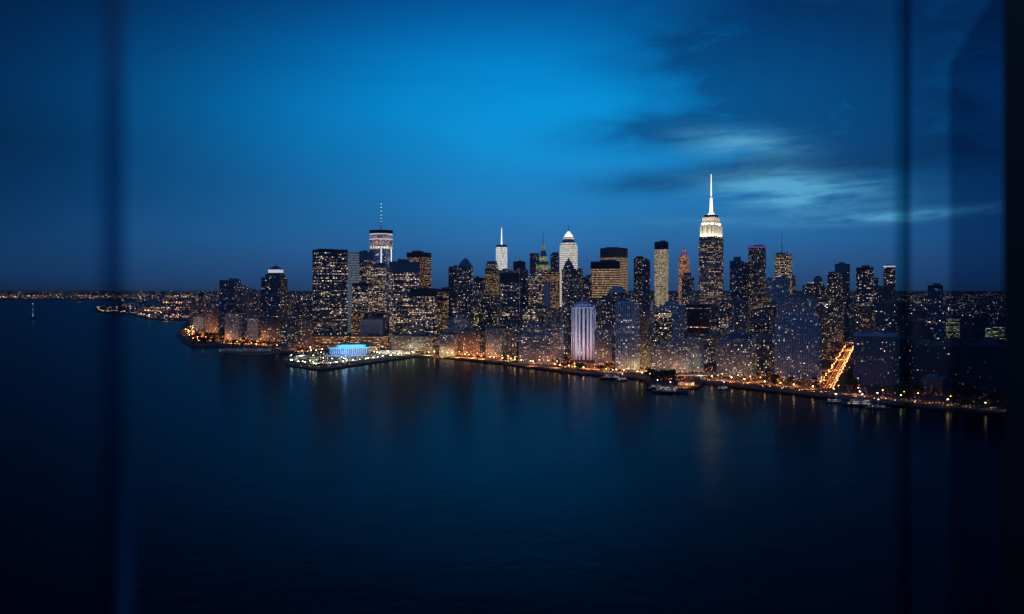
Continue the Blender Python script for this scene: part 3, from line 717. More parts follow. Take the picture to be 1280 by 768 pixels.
for k in range(6000):
    if cnt >= 185: break
    px = R.uniform(236, 1330); py = HZ + 150000/R.uniform(1500, 4600) if R.random() < .75 else R.uniform(410, 500)
    p = gnd(px, py)
    if not inside(p.x, p.y): continue
    sd = shoredist(p.x, p.y)
    if sd < 55 or (px < 1120 and p.y < 1.3*frontD(px)): continue
    w, d = R.uniform(24, 62), R.uniform(24, 50)
    r = math.hypot(w, d)/2
    if 345 < px < 560 and py > 437: continue
    if avdist(p.x, p.y) < 22+r: continue
    if any((p.x-a)**2+(p.y-b_)**2 < (r*.72+c*.86)**2 for a, b_, c in FOOT): continue
    h = R.uniform(20, 70) if sd < 250 else R.uniform(35, 128)
    if px > 1135 or px < 262: h = R.uniform(14, 46)
    if p.y < 1500: h = min(h, 60)
    FOOT.append((p.x, p.y, r))
    rot = -math.atan((px-640)/F)*.4 - .4 + R.choice((0, 0, .06))
    st = R.choice(styles)
    if px > 1120 and R.random() < .85: st = 'apt_unlit'
    zone = 'river tip' if px < 390 else 'golden crowned towers' if px < 800 else 'avenue' if px < 1120 else 'right hand panes'
    adj = {'apt_unlit': 'nearly unlit', 'apt_dark': 'dark brick', 'apt_blue': 'pale brick', 'apt_grey': 'grey', 'apt_brick': 'red brick', 'off_dark': 'dark glass', 'off_navy': 'navy glass', 'off_warm': 'warm lit', 'off_mid': 'half lit'}[st]
    where = {'river tip': 'on the side of the river tip', 'golden crowned towers': 'packed in among the central towers', 'avenue': 'in the dense quarter around the avenue', 'right hand panes': 'in the low quarter behind the tinted pane'}[zone]
    small_block(p.x, p.y, w, d, h, rot, st, f'{adj} city block {where}', f'{adj} city blocks {where}')
    cnt += 1
print('hand', hand, 'fill', cnt)

# ---- the far-off town: one mass
bm = bmesh.new()
def rnd_land(dmin, dmax, pxa=-250, pxb=1700):
    while True:
        D = dmin*(dmax/dmin)**R.random(); px = R.uniform(pxa, pxb)
        p = at(px, D)
        if inside(p.x, p.y): return p, px
for k in range(2600):
    p, px = rnd_land(4300 if k % 3 else 3800, 26000, -250, 1500)
    if shoredist(p.x, p.y) < 60: continue
    w, d, h = R.uniform(30, 110), R.uniform(30, 90), R.uniform(8, 34) if R.random() < .93 else R.uniform(40, 85)
    c, s_ = math.cos(.4), math.sin(.4)
    pts = [(p.x + x*c - y*s_, p.y + x*s_ + y*c) for x, y in rect(-w/2, w/2, -d/2, d/2)]
    prism(bm, pts, 2.2, h)
M['far'] = facade('far_town_walls', (.07, .08, .12), lit=.10, st=3.5, cw=14, ch=7, ww=.5, wh=.5, floors=.1, clump=.4)
o = mesh('distant_town', bm, [M['far'], M['roof']]); tag(o, 'far-off low town reaching to the horizon', 'town', kind='stuff')

def lights(name, spec, mt, lab):
    bm = bmesh.new()
    for pts in spec:
        x0, x1, y0, y1, n, sz = pts
        k = 0; tries = 0
        while k < n and tries < n*20:
            tries += 1
            px = R.uniform(x0, x1); py = R.uniform(y0, y1)
            p = gnd(px, py)
            if not inside(p.x, p.y) or shoredist(p.x, p.y) < 12: continue
            r = p.y/F*R.uniform(.22, .5)*sz
            h = 8 + r
            v = [bm.verts.new((p.x+a*r, p.y+b_*r, h+c*r)) for a, b_, c in ((1, 0, 0), (0, 1, 0), (-1, 0, 0), (0, -1, 0), (0, 0, 1), (0, 0, -1))]
            for a, b_, c in ((0, 1, 4), (1, 2, 4), (2, 3, 4), (3, 0, 4), (1, 0, 5), (2, 1, 5), (3, 2, 5), (0, 3, 5)): bm.faces.new((v[a], v[b_], v[c]))
            k += 1
    o = mesh(name, bm, [mt]); tag(o, lab, 'lights', kind='stuff')
def varglow(name, c1, c2, s, sc_=.02):
    m, nt, b = newmat(name)
    g = nt.nodes.new('ShaderNodeNewGeometry'); r = E(nt, g.outputs['Random Per Island'])
    nt.links.new((r.pow(3.0)*s + s*.12).s, b.inputs['Emission Strength'])
    r2 = (r*53.0).fract()
    nt.links.new(mixc(nt, r2, c1, c2), b.inputs['Emission Color'])
    b.inputs['Base Color'].default_value = (.1, .1, .1, 1)
    m.cycles.emission_sampling = 'NONE'; return m
VO = varglow('far_orange_lamps', (1, .30, .07), (1, .55, .25), 8.5)
VW = varglow('far_white_lamps', (1, .62, .36), (.75, .85, 1), 4.0)
VD = varglow('far_dim_lamps', (1, .4, .2), (.9, .7, .6), 1.6)
lights('distant_street_lights', [(-150, 262, 369.8, 373.5, 420, .75), (112, 166, 384.5, 391.5, 170, 1), (160, 240, 386, 399.5, 330, .95), (200, 262, 378.6, 381.2, 90, .9), (238, 262, 383, 402, 70, .9), (-60, 14, 371, 374, 40, .9)], VO, 'orange street lights of the far shore')
lights('distant_street_lights', [(-150, 262, 370.2, 373.4, 200, .6), (-150, 300, 364.2, 369.5, 260, .5), (112, 240, 385, 399, 110, .8), (1140, 1500, 366, 400, 150, .55)], VW, 'white lights scattered over the far town')
lights('distant_street_lights', [(240, 1140, 364.4, 385, 650, .7), (1130, 1500, 364.0, 372, 260, .6), (1130, 1500, 372, 415, 330, .8), (-150, 262, 363.8, 368, 200, .5)], VD, 'faint lights dimmed by haze over the far town')
VF = varglow('waterfront_orange_lamps', (1, .22, .04), (1, .42, .13), 3.6)
lights('waterfront_lights', [(228, 290, 411, 431, 260, 1), (280, 350, 425, 436, 230, 1), (350, 400, 432, 446, 90, 1), (560, 630, 441, 455, 330, 1.05), (600, 720, 450, 464, 240, 1), (700, 810, 458, 472, 380, 1.05), (815, 900, 464, 482, 240, 1), (890, 1030, 472, 492, 420, 1), (1022, 1040, 470, 490, 60, 1), (1036, 1064, 434, 472, 90, 1), (1030, 1262, 488, 517, 230, .8), (436, 545, 428, 446, 240, 1)], VF, 'small orange lights crowded along the waterfront streets')
lights('pier_lights', [(362, 410, 444, 461, 120, .6), (410, 470, 447, 457, 60, .6), (462, 545, 439, 450, 150, .6)], varglow('pier_lamp_glow', (1, .85, .5), (.8, 1, .75), 10.0), 'small greenish white lights crowded on the bright pier')
lights('inner_street_lights', [(240, 1130, 385, 440, 700, .8), (1130, 1300, 400, 470, 60, .8)], VO, 'orange street lights deep between the towers')

# ---- glowing see-through sheet painted as haze far off over the town
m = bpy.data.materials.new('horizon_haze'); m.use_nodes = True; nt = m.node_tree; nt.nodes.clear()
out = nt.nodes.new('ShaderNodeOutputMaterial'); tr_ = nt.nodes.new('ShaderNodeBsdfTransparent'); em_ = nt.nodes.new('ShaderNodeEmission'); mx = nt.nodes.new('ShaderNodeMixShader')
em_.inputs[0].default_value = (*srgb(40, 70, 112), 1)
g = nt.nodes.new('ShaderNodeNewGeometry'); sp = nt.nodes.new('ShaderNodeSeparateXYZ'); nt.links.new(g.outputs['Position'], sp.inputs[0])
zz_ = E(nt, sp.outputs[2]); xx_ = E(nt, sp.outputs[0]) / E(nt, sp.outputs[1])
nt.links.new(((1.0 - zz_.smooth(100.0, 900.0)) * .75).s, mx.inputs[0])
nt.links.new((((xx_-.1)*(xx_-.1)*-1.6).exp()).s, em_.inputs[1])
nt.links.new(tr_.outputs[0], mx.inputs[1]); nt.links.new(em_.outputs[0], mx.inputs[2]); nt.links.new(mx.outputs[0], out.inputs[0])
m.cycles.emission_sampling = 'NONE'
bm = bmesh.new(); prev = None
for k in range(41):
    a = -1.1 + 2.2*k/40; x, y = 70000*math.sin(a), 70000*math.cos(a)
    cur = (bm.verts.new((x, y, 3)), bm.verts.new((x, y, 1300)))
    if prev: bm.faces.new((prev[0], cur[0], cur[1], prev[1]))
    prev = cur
o = mesh('haze', bm, [m]); tag(o, 'thin blue sheet painted as dusk haze over the far-off town', 'haze', kind='stuff')

# ================================================================= STREET LAMPS
SOD = glow('sodium_lamp', (1, .30, .05), 18, True, .5)
SODW = glow('warm_white_lamp', (1, .44, .14), 36, True, .5)
LWG = glow('cool_white_lamp', (1, .95, .62), 18, True, .5)
def lamp_mesh(head_mat, h):
    bm = bmesh.new(); prism(bm, ngon(.22, 6), 0, h, top=.6, ri=0)
    prism(bm, rect(-.12, 1.6, -.12, .12), h-.15, h+.1, ri=0)
    pole = bpy.data.meshes.new('street_lamp'); bm.to_mesh(pole); bm.free(); pole.materials.append(M['steel'])
    bm = bmesh.new(); bmesh.ops.create_icosphere(bm, subdivisions=1, radius=.8)
    bmesh.ops.scale(bm, vec=(1.1, 1.1, .7), verts=bm.verts)
    hd = bpy.data.meshes.new('lamp_head'); bm.to_mesh(hd); bm.free(); hd.materials.append(head_mat)
    return pole, hd
LM = {'sod': lamp_mesh(SOD, 10), 'sodw': lamp_mesh(SODW, 9), 'wg': lamp_mesh(LWG, 8)}
nl = 0
def lamp(x, y, kind, label, group, h={'sod': 10, 'sodw': 9, 'wg': 8}, z=LZ):
    global nl
    pole, hd = LM[kind]
    o = bpy.data.objects.new('street_lamp', pole); link(o); o.location = (x, y, z+.2); o.rotation_euler = (0, 0, R.uniform(0, 6.28))
    c = bpy.data.objects.new('lamp_head', hd); link(c); c.parent = o; c.location = (1.5, 0, h[kind]-.4)
    tag(o, label, 'street lamp', group); nl += 1
def along(pts, step):
    out = []; acc = 0
    for a, b_ in zip(pts, pts[1:]):
        L = (b_-a).length; t = step-acc
        while t < L:
            if R.random() < .86: out.append(a+(b_-a)*(min(L, max(0, t+R.uniform(-.28, .28)*step))/L))
            t += step
        acc = L-(t-step)
    return out
def inward(pts, off):
    return offset_line(pts, off)
# promenade, drive, tip, pier
for p in along(inward(prom, 5), 21): lamp(p.x+R.uniform(-2, 2), p.y+R.uniform(-2, 2), 'sodw', 'warm white lamp on the waterfront promenade', 'lamps along the promenade')
for p in along(inward(prom, 30), 26):
    if R.random() < .85: lamp(p.x+R.uniform(-5, 5), p.y+R.uniform(-5, 14), 'sod', 'orange lamp on the street behind the promenade', 'orange lamps behind the promenade')
for p in along(inward(drive[:8], 6), 30): lamp(p.x, p.y, 'sodw', 'warm lamp on the water side of the river drive', 'lamps on the water side of the drive')
for p in along(inward(drive[:8], 36), 27): lamp(p.x+R.uniform(-2, 2), p.y+R.uniform(-2, 2), 'sod', 'orange lamp on the inland side of the river drive', 'orange lamps on the inland side of the drive')
for s_ in (-9.6, 9.6):
    nn = Vector((avd.y, -avd.x))*s_
    for k in range(27):
        p = av0+avd*(30+k*32)+nn
        lamp(p.x, p.y, 'sod', 'orange lamp lining the avenue between the towers', 'orange lamps lining the avenue')
tip = [gnd(x, y).xy for x, y in ((233, 410), (226, 418), (233, 428), (246, 433), (276, 433), (300, 435.5), (345, 439), (362, 442))]
for p in along(tip, 60):
    q = Vector((p.x+R.uniform(5, 25), p.y+R.uniform(14, 40)))
    if inside(q.x, q.y): lamp(q.x, q.y, 'sodw', 'pale lamp along the quay at the river tip', 'lamps along the river tip quay')
k = 0
while k < 42:
    p = gnd(R.choice((R.uniform(232, 262), R.uniform(262, 390))), R.uniform(408, 437))
    if inside(p.x, p.y) and shoredist(p.x, p.y) > 25 and not any((p.x-a)**2+(p.y-b_)**2 < (c*.8)**2 for a, b_, c in FOOT):
        lamp(p.x, p.y, 'sod', 'orange lamp in the streets of the river tip', 'orange lamps of the river tip'); k += 1
pier_edge = [gnd(x, y).xy for x, y in ((358, 456.5), (400, 463), (470, 453), (520, 446.3), (545, 446.6))]
for p in along(pier_edge, 17):
    lamp(p.x+R.uniform(-2, 2), p.y+5+R.uniform(0, 3), 'wg', 'greenish white lamp along the edge of the bright pier', 'lamps along the bright pier')
k = 0
while k < 30:
    px = R.uniform(362, 530); p = gnd(px, R.uniform(438, 460))
    if inside(p.x, p.y) and shoredist(p.x, p.y) > 10 and not (404 < px < 466 and p.y > gnd(px, 453).y and p.y < gnd(px, 440).y):
        lamp(p.x, p.y, R.choice(('wg', 'wg', 'sodw')), 'white lamp on the deck of the bright pier', 'lamps on the bright pier deck'); k += 1
print('lamps', nl)
# actual light thrown by the street lighting (soft pools at the foot of the towers)
def pool(px, py, h, col, power, rad=3.0, up=0):
    p = gnd(px, py)
    L = bpy.data.lights.new('street_light_pool', 'SPOT'); L.energy = power; L.color = col; L.shadow_soft_size = rad; L.spot_size = math.radians(150); L.spot_blend = .5
    o = bpy.data.objects.new('street_light_pool', L); link(o); o.location = (p.x, p.y, h); o.rotation_euler = Vector((0, 1, -.9)).to_track_quat('-Z', 'Y').to_euler()
OR = (1, .33, .07); YE = (1, .6, .22); WG = (.9, 1, .75)
for px, py, pw, c in ((240, 419, 9, OR), (252, 421, 7, OR), (236, 415, 9, YE), (265, 427, 6, OR), (290, 431, 6, OR), (310, 431.5, 8, OR), (330, 433, 6, OR), (350, 437, 4, OR), (375, 441, 4, OR),
                      (400, 438, 5, OR), (440, 441, 6, OR), (465, 441, 8, OR), (500, 446, 6, YE), (535, 446, 8, YE), (552, 448, 8, YE), (572, 449, 9, OR), (590, 449.5, 11, OR), (603, 451, 10, OR),
                      (636, 453, 9, YE), (642, 452, 6, YE), (625, 452, 5, OR), (665, 460, 5, OR), (695, 462, 5, OR), (716, 460, 9, OR), (733, 463, 10, OR), (745, 464, 9, OR), (760, 467, 5, OR), (775, 468, 4, OR),
                      (801, 467, 6, YE), (811, 466, 7, YE), (825, 471, 6, OR), (845, 472, 6, OR), (858, 472, 4, OR), (876, 472, 7, WG), (900, 478, 4, YE), (915, 480, 4, OR), (935, 481, 5, OR), (950, 480, 5, OR),
                      (972, 484, 4, OR), (995, 486, 4, OR), (1016, 489, 4, OR), (1030, 478, 6, OR), (1040, 466, 7, OR), (1052, 452, 9, OR), (1060, 440, 11, OR), (1066, 430, 8, OR), (1062, 496, .7, OR), (1085, 498.5, .7, OR), (1110, 501, .7, OR), (1135, 504, .8, OR), (1160, 507, .8, OR), (1185, 509.5, .8, OR), (1210, 512.5, .8, OR), (1235, 515, .8, OR), (1256, 517.5, .8, OR)):
    pool(px, py, 9, c, pw*(22000 if px < 300 else 14000 if px < 380 else 14000 if 565 < px < 612 else 16000 if px > 1025 and px < 1070 else 5000 * (2 if px > 1070 else 1) if px > 1070 else 11000)*((150/(py-HZ))/1.6)**1)
for px, py in ((375, 452), (395, 456), (415, 455), (440, 452), (465, 449), (490, 446), (510, 443)):
    pool(px, py, 16, (1, .95, .68), 75000)

# ================================================================= BLUE TERMINAL
M['cyan'] = glow('cyan_roof_light', (.08, .55, 1), .85, per=0)
m, nt, b = newmat('blue_lit_glass')
uv = nt.nodes.new('ShaderNodeUVMap'); sp = nt.nodes.new('ShaderNodeSeparateXYZ'); nt.links.new(uv.outputs[0], sp.inputs[0])
u, v = E(nt, sp.outputs[0]), E(nt, sp.outputs[1])
cell = white(nt, (u/3.2).floor(), (v/4.0).floor(), 1.0)
b.inputs['Base Color'].default_value = (.05, .12, .3, 1); b.inputs['Roughness'].default_value = .3
nt.links.new(mixc(nt, cell, (.02, .12, .55), (.08, .38, .9)), b.inputs['Emission Color'])
nt.links.new((((u/3.2).fract()-.5).abs().lt(.38)*(cell*.8+.3)*.5).s, b.inputs['Emission Strength'])
m.cycles.emission_sampling = 'NONE'; M['blueglass'] = m
D = H*F/(447-HZ); s = D/F
root = empty('ferry_terminal', at(436, D+20, 2.5), .18); tag(root, 'blue glowing ferry terminal with a cyan roof on the bright pier', 'ferry terminal')
zz = lambda py: zat(py, D)-2.5
def rounded(x0, x1, y0, y1, n=8):
    r = (y1-y0)/2; cy = (y0+y1)/2; out = []
    for i in range(n+1):
        a = -math.pi/2 + math.pi*i/n; out.append((x1-r*.5+r*.5*math.cos(a), cy+r*math.sin(a)))
    for i in range(n+1):
        a = math.pi/2 + math.pi*i/n; out.append((x0+r*.5+r*.5*math.cos(a), cy+r*math.sin(a)))
    return out
hw = 25*s
for nm, f, y0, y1, mt, rm in (('plinth', 1.1, 449, 444.8, 'white_pl', 'roof'), ('hall', .98, 444.8, 435.8, 'blueglass', 'roof_blue'), ('roof', 1.02, 435.8, 434.6, 'cyan', 'roof_blue'), ('upper_hall', .76, 434.6, 431.8, 'cyan', 'roof_blue'), ('upper_roof', .70, 431.8, 430.6, 'roof_blue', 'roof_blue')):
    if mt == 'white_pl': M['white_pl'] = facade('terminal_plinth', (.5, .5, .5), lit=.9, st=.8, cw=5, ch=4, ww=.7, wh=.6, warm=(.9,.9,.7), cool=(.8,.9,.8), floors=.1, clump=.2)
    bm = bmesh.new(); prism(bm, rounded(-hw*f+(0 if f > .9 else 8), hw*f+(0 if f > .9 else 4), -19*min(1, f), 19*min(1, f)), max(-1, zz(y0)), zz(y1), ri=1, bottom=True); mesh(nm, bm, [M[mt], M[rm]], root)
for k in range(19):
    x = -hw*.88 + hw*1.76*k/18
    bm = bmesh.new(); prism(bm, rect(x-.35, x+.35, -20.6, -18.7), 5, zz(435.8), ri=0); mesh('fin', bm, [M['steel_pale']], root)
L = bpy.data.lights.new('terminal_floodlight', 'POINT'); L.energy = 30000; L.color = (.08, .42, 1); L.shadow_soft_size = 4
o = bpy.data.objects.new('terminal_floodlight', L); link(o); o.location = (root.location.x, root.location.y-42, 12)
# low sheds on the pier
def shed(px, py, w, d, h, st, label, rot=.18, name='pier_shed'):
    p = gnd(px, py); r = empty(name, (p.x, p.y, 2.5), rot); tag(r, label, 'pier shed')
    bm = bmesh.new(); prism(bm, rect(-w/2, w/2, -d/2, d/2), -.5, h); mesh('wall', bm, [M[st], M['roof']], r)
    bm = bmesh.new(); prism(bm, rect(-w/2-.8, w/2+.8, -d/2-.8, d/2+.8), h, h+.7, ri=0, bottom=True); mesh('roof', bm, [M['roof']], r)
    FOOT.append((p.x, p.y, w*.5))
shed(487, 444, 60, 16, 8, 'white_pl', 'long low lit shed on the bright pier right of the terminal')
shed(465, 441, 26, 18, 14, 'off_gold', 'small bright two storey shed behind the terminal')
shed(383, 452, 46, 18, 8, 'white_pl', 'long low lit shed on the bright pier left of the terminal', -.1)
shed(512, 444, 34, 12, 6, 'off_gold', 'golden lit shed at the inner end of the bright pier')
# orange pavilion on the small spit
p = gnd(858, 484); r = empty('waterside_pavilion', (p.x, p.y, 2.5), -.1); tag(r, 'round waterside pavilion glowing orange on a small spit', 'pavilion')
bm = bmesh.new(); prism(bm, ngon(15, 16), 0, 1.2, ri=0); mesh('deck', bm, [mpave], r)
M['pav'] = facade('pavilion_lit_glass', (.4, .2, .1), lit=3, st=2.6, cw=2.6, ch=5, ww=.85, wh=.85, floors=0, clump=0, warm=(1,.42,.12), cool=(1,.6,.28))
bm = bmesh.new(); prism(bm, ngon(12, 16), 1.2, 6); mesh('wall', bm, [M['pav'], M['roof']], r)
bm = bmesh.new(); prism(bm, ngon(14.5, 16), 6, 10, top=.15, ri=0, bottom=True); mesh('roof', bm, [M['roof']], r)
pool(858, 487.5, 8, OR, 22000, 1.5); pool(868, 485, 8, OR, 10000, 1.5); pool(848, 486.5, 8, OR, 10000, 1.5)

# ================================================================= PIERS AND BOATS
def slab(name, pts, z0, z1, mt, label, cat):
    bm = bmesh.new(); P_ = [gnd(*q) for q in pts]
    prism(bm, [(q.x, q.y) for q in P_], z0, z1, ri=0); o = mesh(name, bm, [mt]); tag(o, label, cat); return o
pr = empty('pier', gnd(312, 441)); tag(pr, 'long dark pier lying in the water before the river tip', 'pier')
bm = bmesh.new(); c = pr.location
P_ = [gnd(*q)-c for q in ((273, 437), (281, 442), (300, 443.8), (330, 443.5), (352, 441.5), (345, 438.2), (300, 437.2))]
prism(bm, [(q.x, q.y) for q in P_], -2, 3, ri=0); mesh('deck', bm, [mpave], pr)
bm = bmesh.new(); a = gnd(305, 440.2)-c; prism(bm, rect(a.x-55, a.x+62, a.y-12, a.y+12), 3, 9, mi=0, ri=1); mesh('pier_shed', bm, [M['apt_blue'], M['roof']], pr)
hullm = plain('boat_hull_navy', (.05, .06, .09), .4); hullw = plain('boat_hull_white', (.10, .11, .14), .4)
cabm = facade('boat_cabin', (.2, .2, .22), lit=.5, st=1.3, cw=3, ch=2.6, ww=.6, wh=.5, floors=0, clump=.2, cool=(.9,.95,1))
def boat(px, py, L, W, rot, hm, label, name='ferry', decks=2, m_=True):
    p = gnd(px, py); r = empty(name, (p.x, p.y, 0), rot); tag(r, label, 'boat')
    bm = bmesh.new()
    sec = [(-.5, .8, 0), (-.3, 1, 0), (.2, 1, 0), (.4, .6, .1), (.5, .05, .35)]
    rows = []
    for t, wf, up in sec:
        y = W/2*wf; h = L*.06
        rows.append([bm.verts.new(q) for q in ((t*L, -y*.7, -.5), (t*L, -y, h*(1+up)), (t*L, y, h*(1+up)), (t*L, y*.7, -.5))])
    for A, B in zip(rows, rows[1:]):
        for i in range(4): bm.faces.new((A[i], A[(i+1) % 4], B[(i+1) % 4], B[i]))
    bm.faces.new(rows[0]); bm.faces.new(rows[-1][::-1])
    mesh('hull', bm, [hm], r); h = L*.06
    for k in range(decks):
        f = 1-.22*k
        bm = bmesh.new(); prism(bm, rect(-L*.38*f, L*.24*f, -W*.38*f, W*.38*f), h+k*2.8-.05, h+(k+1)*2.8); mesh('cabin', bm, [cabm, hullw], r)
    if m_:
        bm = bmesh.new(); prism(bm, ngon(.25, 6), h+decks*2.8-.1, h+decks*2.8+7, ri=0); ms = mesh('mast', bm, [M['steel_pale']], r)
        bm = bmesh.new(); bmesh.ops.create_icosphere(bm, subdivisions=1, radius=.9); mesh('mast_lamp', bm, [M['glow_spot']], ms, (0, 0, h+decks*2.8+7))
boat(99, 379.6, 90, 22, 1.2, hullw, 'small white lit ship far out on the open water', 'ship', 3)
boat(208, 403.5, 40, 10, .2, hullw, 'tiny pale boat close under the lit peninsula')
boat(215, 402.6, 28, 8, -.3, hullm, 'tiny dark boat beside the lit peninsula', 'motor_boat', 1)
boat(838, 491.3, 52, 11, -.12, hullm, 'long dark ferry moored outside the orange pavilion')
boat(822, 487.5, 34, 9, -.2, hullm, 'short dark boat moored before the waterfront trees', 'motor_boat')
boat(766, 474, 44, 10, -.15, hullm, 'dark ferry moored below the pale pier fronted tower')
boat(778, 476, 24, 7, -.15, hullw, 'small pale boat moored beside the dark ferry', 'motor_boat', 1)
boat(905, 487, 22, 6, -.2, hullw, 'small launch moored at the start of the river drive', 'motor_boat', 1)
boat(1078, 508, 46, 10, -.25, hullm, 'dark ferry moored under the ribbed office block')
boat(1045, 503.5, 26, 7, -.25, hullw, 'small pale boat moored at the foot of the avenue', 'motor_boat', 1)
boat(1098, 511, 30, 8, -.25, hullw, 'pale boat moored behind the dark ferry under the ribbed block', 'motor_boat', 1)
# beacon monument far out
p = gnd(41.5, 398.5); r = empty('harbour_beacon', p); tag(r, 'slim harbour beacon with dotted lamps rising from the open water', 'beacon')
bm = bmesh.new(); prism(bm, ngon(16, 10), -2, 3, ri=0); prism(bm, ngon(8, 8), 3, 9, top=.6, ri=0); mesh('base', bm, [mq], r)
bm = bmesh.new(); prism(bm, ngon(2.6, 8), 9, zat(380.5, p.y), top=.4, ri=0); mesh('column', bm, [M['steel_pale']], r)
for py, rr in ((380, 3.2), (387, 1.8), (392.5, 2.2), (395, 3.0), (397, 2.2)):
    bm = bmesh.new(); bmesh.ops.create_icosphere(bm, subdivisions=1, radius=rr); mesh('lamp', bm, [M['glow_band']], r, (0, -3.2, zat(py, p.y)))

# ================================================================= CARS
cm = [plain('car_paint_dark', (.04, .045, .06), .3), plain('car_paint_silver', (.35, .36, .38), .3), plain('car_paint_white', (.6, .6, .6), .3), plain('car_paint_red', (.25, .03, .03), .3)]
cg = plain('car_glass', (.01, .012, .015), .1)
hl = glow('headlamps', (1, .48, .16), 10, per=.3); tl = glow('tail_lamps', (1, .24, .05), 6, per=.3)
tyre = plain('tyre_rubber', (.02, .02, .02), .9)
def car_mesh(pm):
    bm = bmesh.new()
    prof = [(-2.2, .35), (-2.25, .85), (-1.9, 1.0), (-1.3, 1.45), (.5, 1.48), (1.1, 1.0), (2.05, .85), (2.2, .6), (2.2, .35)]
    A = [bm.verts.new((x, -.9, z)) for x, z in prof]; B = [bm.verts.new((x, .9, z)) for x, z in prof]
    bm.faces.new(A); bm.faces.new(B[::-1])
    for i in range(len(prof)):
        j = (i+1) % len(prof); f = bm.faces.new((A[i], B[i], B[j], A[j]))
        if i in (2, 4): f.material_index = 1
    for x in (-1.4, 1.4):
        for y in (-.92, .92):
            n0 = len(bm.faces); 
            g_ = bmesh.ops.create_cone(bm, cap_ends=True, segments=10, radius1=.34, radius2=.34, depth=.2, matrix=Matrix.Translation((x, y, .34)) @ Matrix.Rotation(math.pi/2, 4, 'X'))
            for v_ in g_['verts']:
                for f in v_.link_faces: f.material_index = 4
    for x, mi in ((2.22, 2), (-2.27, 3)):
        for y in (-.62, .62):
            g_ = bmesh.ops.create_cube(bm, size=1, matrix=Matrix.Translation((x, y, .7)) @ Matrix.Diagonal((.12, .5, .34, 1)))
            for v_ in g_['verts']:
                for f in v_.link_faces: f.material_index = mi
    me = bpy.data.meshes.new('car'); bmesh.ops.recalc_face_normals(bm, faces=bm.faces); bm.to_mesh(me); bm.free()
    for q in (pm, cg, hl, tl, tyre): me.materials.append(q)
    return me
CM = [car_mesh(x) for x in cm]
nc = 0
def car(x, y, rz, lab, grp):
    global nc
    o = bpy.data.objects.new('car', R.choice(CM)); link(o); o.location = (x, y, LZ+.03); o.rotation_euler = (0, 0, rz); tag(o, lab, 'car', grp); nc += 1
for off, dr in ((11.2, 0), (17.6, 0), (24, math.pi), (30.5, math.pi)):
    pts = offset_line(drive[:8], off); last = None
    for a, b_ in zip(pts, pts[1:]):
        t = b_-a; L = t.length; ang = math.atan2(t.y, t.x); k = R.uniform(0, 14)
        while k < L:
            q = a+t*(k/L); car(q.x, q.y, ang+dr, 'car with its lamps on travelling along the river drive', 'cars on the river drive'); k += R.uniform(16, 44)
ang = math.atan2(avd.y, avd.x)
for off, dr in ((-5.8, 0), (-2, 0), (2, math.pi), (5.8, math.pi)):
    k = R.uniform(25, 40)
    while k < 900:
        q = av0+avd*k+Vector((avd.y, -avd.x))*(-off); car(q.x, q.y, ang+(0 if off > 0 else math.pi), 'car with its lamps on travelling along the avenue', 'cars on the avenue'); k += R.uniform(8, 24)
k = 0
while k < 46:
    px = R.uniform(366, 535); p = gnd(px, R.uniform(440, 461))
    if inside(p.x, p.y) and shoredist(p.x, p.y) > 9 and not (400 < px < 470 and p.y > gnd(px, 452).y):
        car(p.x, p.y, R.choice((.18, .18+math.pi/2)), 'car parked on the deck of the bright pier', 'cars parked on the bright pier'); k += 1
print('cars', nc)

# ================================================================= TREES
leafm, nt, b = newmat('dark_foliage')
g = nt.nodes.new('ShaderNodeNewGeometry')
nt.links.new(mixc(nt, E(nt, g.outputs['Random Per Island']), (.02, .045, .02), (.07, .09, .035)), b.inputs['Base Color']); b.inputs['Roughness'].default_value = .8
bark = plain('bark', (.06, .045, .035), .9)
TR = []
for v_ in range(4):
    rr = random.Random(v_)
    bm = bmesh.new(); prism(bm, ngon(.45, 7), -.3, 5.5, top=.5, ri=0)
    for k in range(4):
        a = k*1.6+rr.random(); q = [(.2*math.cos(t), .2*math.sin(t)) for t in (0, 2.1, 4.2)]
        lo = [bm.verts.new((x, y, 3.6)) for x, y in q]; hi = [bm.verts.new((x*.4+2.4*math.cos(a), y*.4+2.4*math.sin(a), 7.5)) for x, y in q]
        for i in range(3): bm.faces.new((lo[i], lo[(i+1) % 3], hi[(i+1) % 3], hi[i]))
    tm = bpy.data.meshes.new('trunk'); bm.to_mesh(tm); bm.free(); tm.materials.append(bark)
    bm = bmesh.new()
    cl = [(rr.uniform(-2.6, 2.6), rr.uniform(-2.6, 2.6), rr.uniform(5, 10.2), rr.uniform(1.2, 2.2)) for _ in range(11)]
    for cx, cy, cz, cr in cl:
        for k in range(34):
            d_ = Vector((rr.gauss(0, 1), rr.gauss(0, 1), rr.gauss(0, .8))).normalized()*cr*rr.uniform(.55, 1.05)
            c = Vector((cx, cy, cz))+d_; a = Vector((rr.gauss(0, 1), rr.gauss(0, 1), rr.gauss(0, 1))).normalized(); b2 = a.orthogonal().normalized(); sz = rr.uniform(.3, .6)
            bm.faces.new([bm.verts.new(c+(a*x+b2*y)*sz) for x, y in ((-1, -.5), (.8, -.7), (1, .6), (-.7, .8))])
    cm_ = bpy.data.meshes.new('crown'); bm.to_mesh(cm_); bm.free(); cm_.materials.append(leafm)
    TR.append((tm, cm_))
ntr = 0
def tree(x, y, s_, lab, grp):
    global ntr
    tm, cm_ = R.choice(TR)
    e = empty('broadleaf_tree', (x, y, LZ), R.uniform(0, 6)); e.scale = (s_*1.15, s_*1.15, s_)
    for nm, me in (('trunk', tm), ('crown', cm_)):
        o = bpy.data.objects.new(nm, me); link(o); o.parent = e
    tag(e, lab, 'tree', grp); ntr += 1
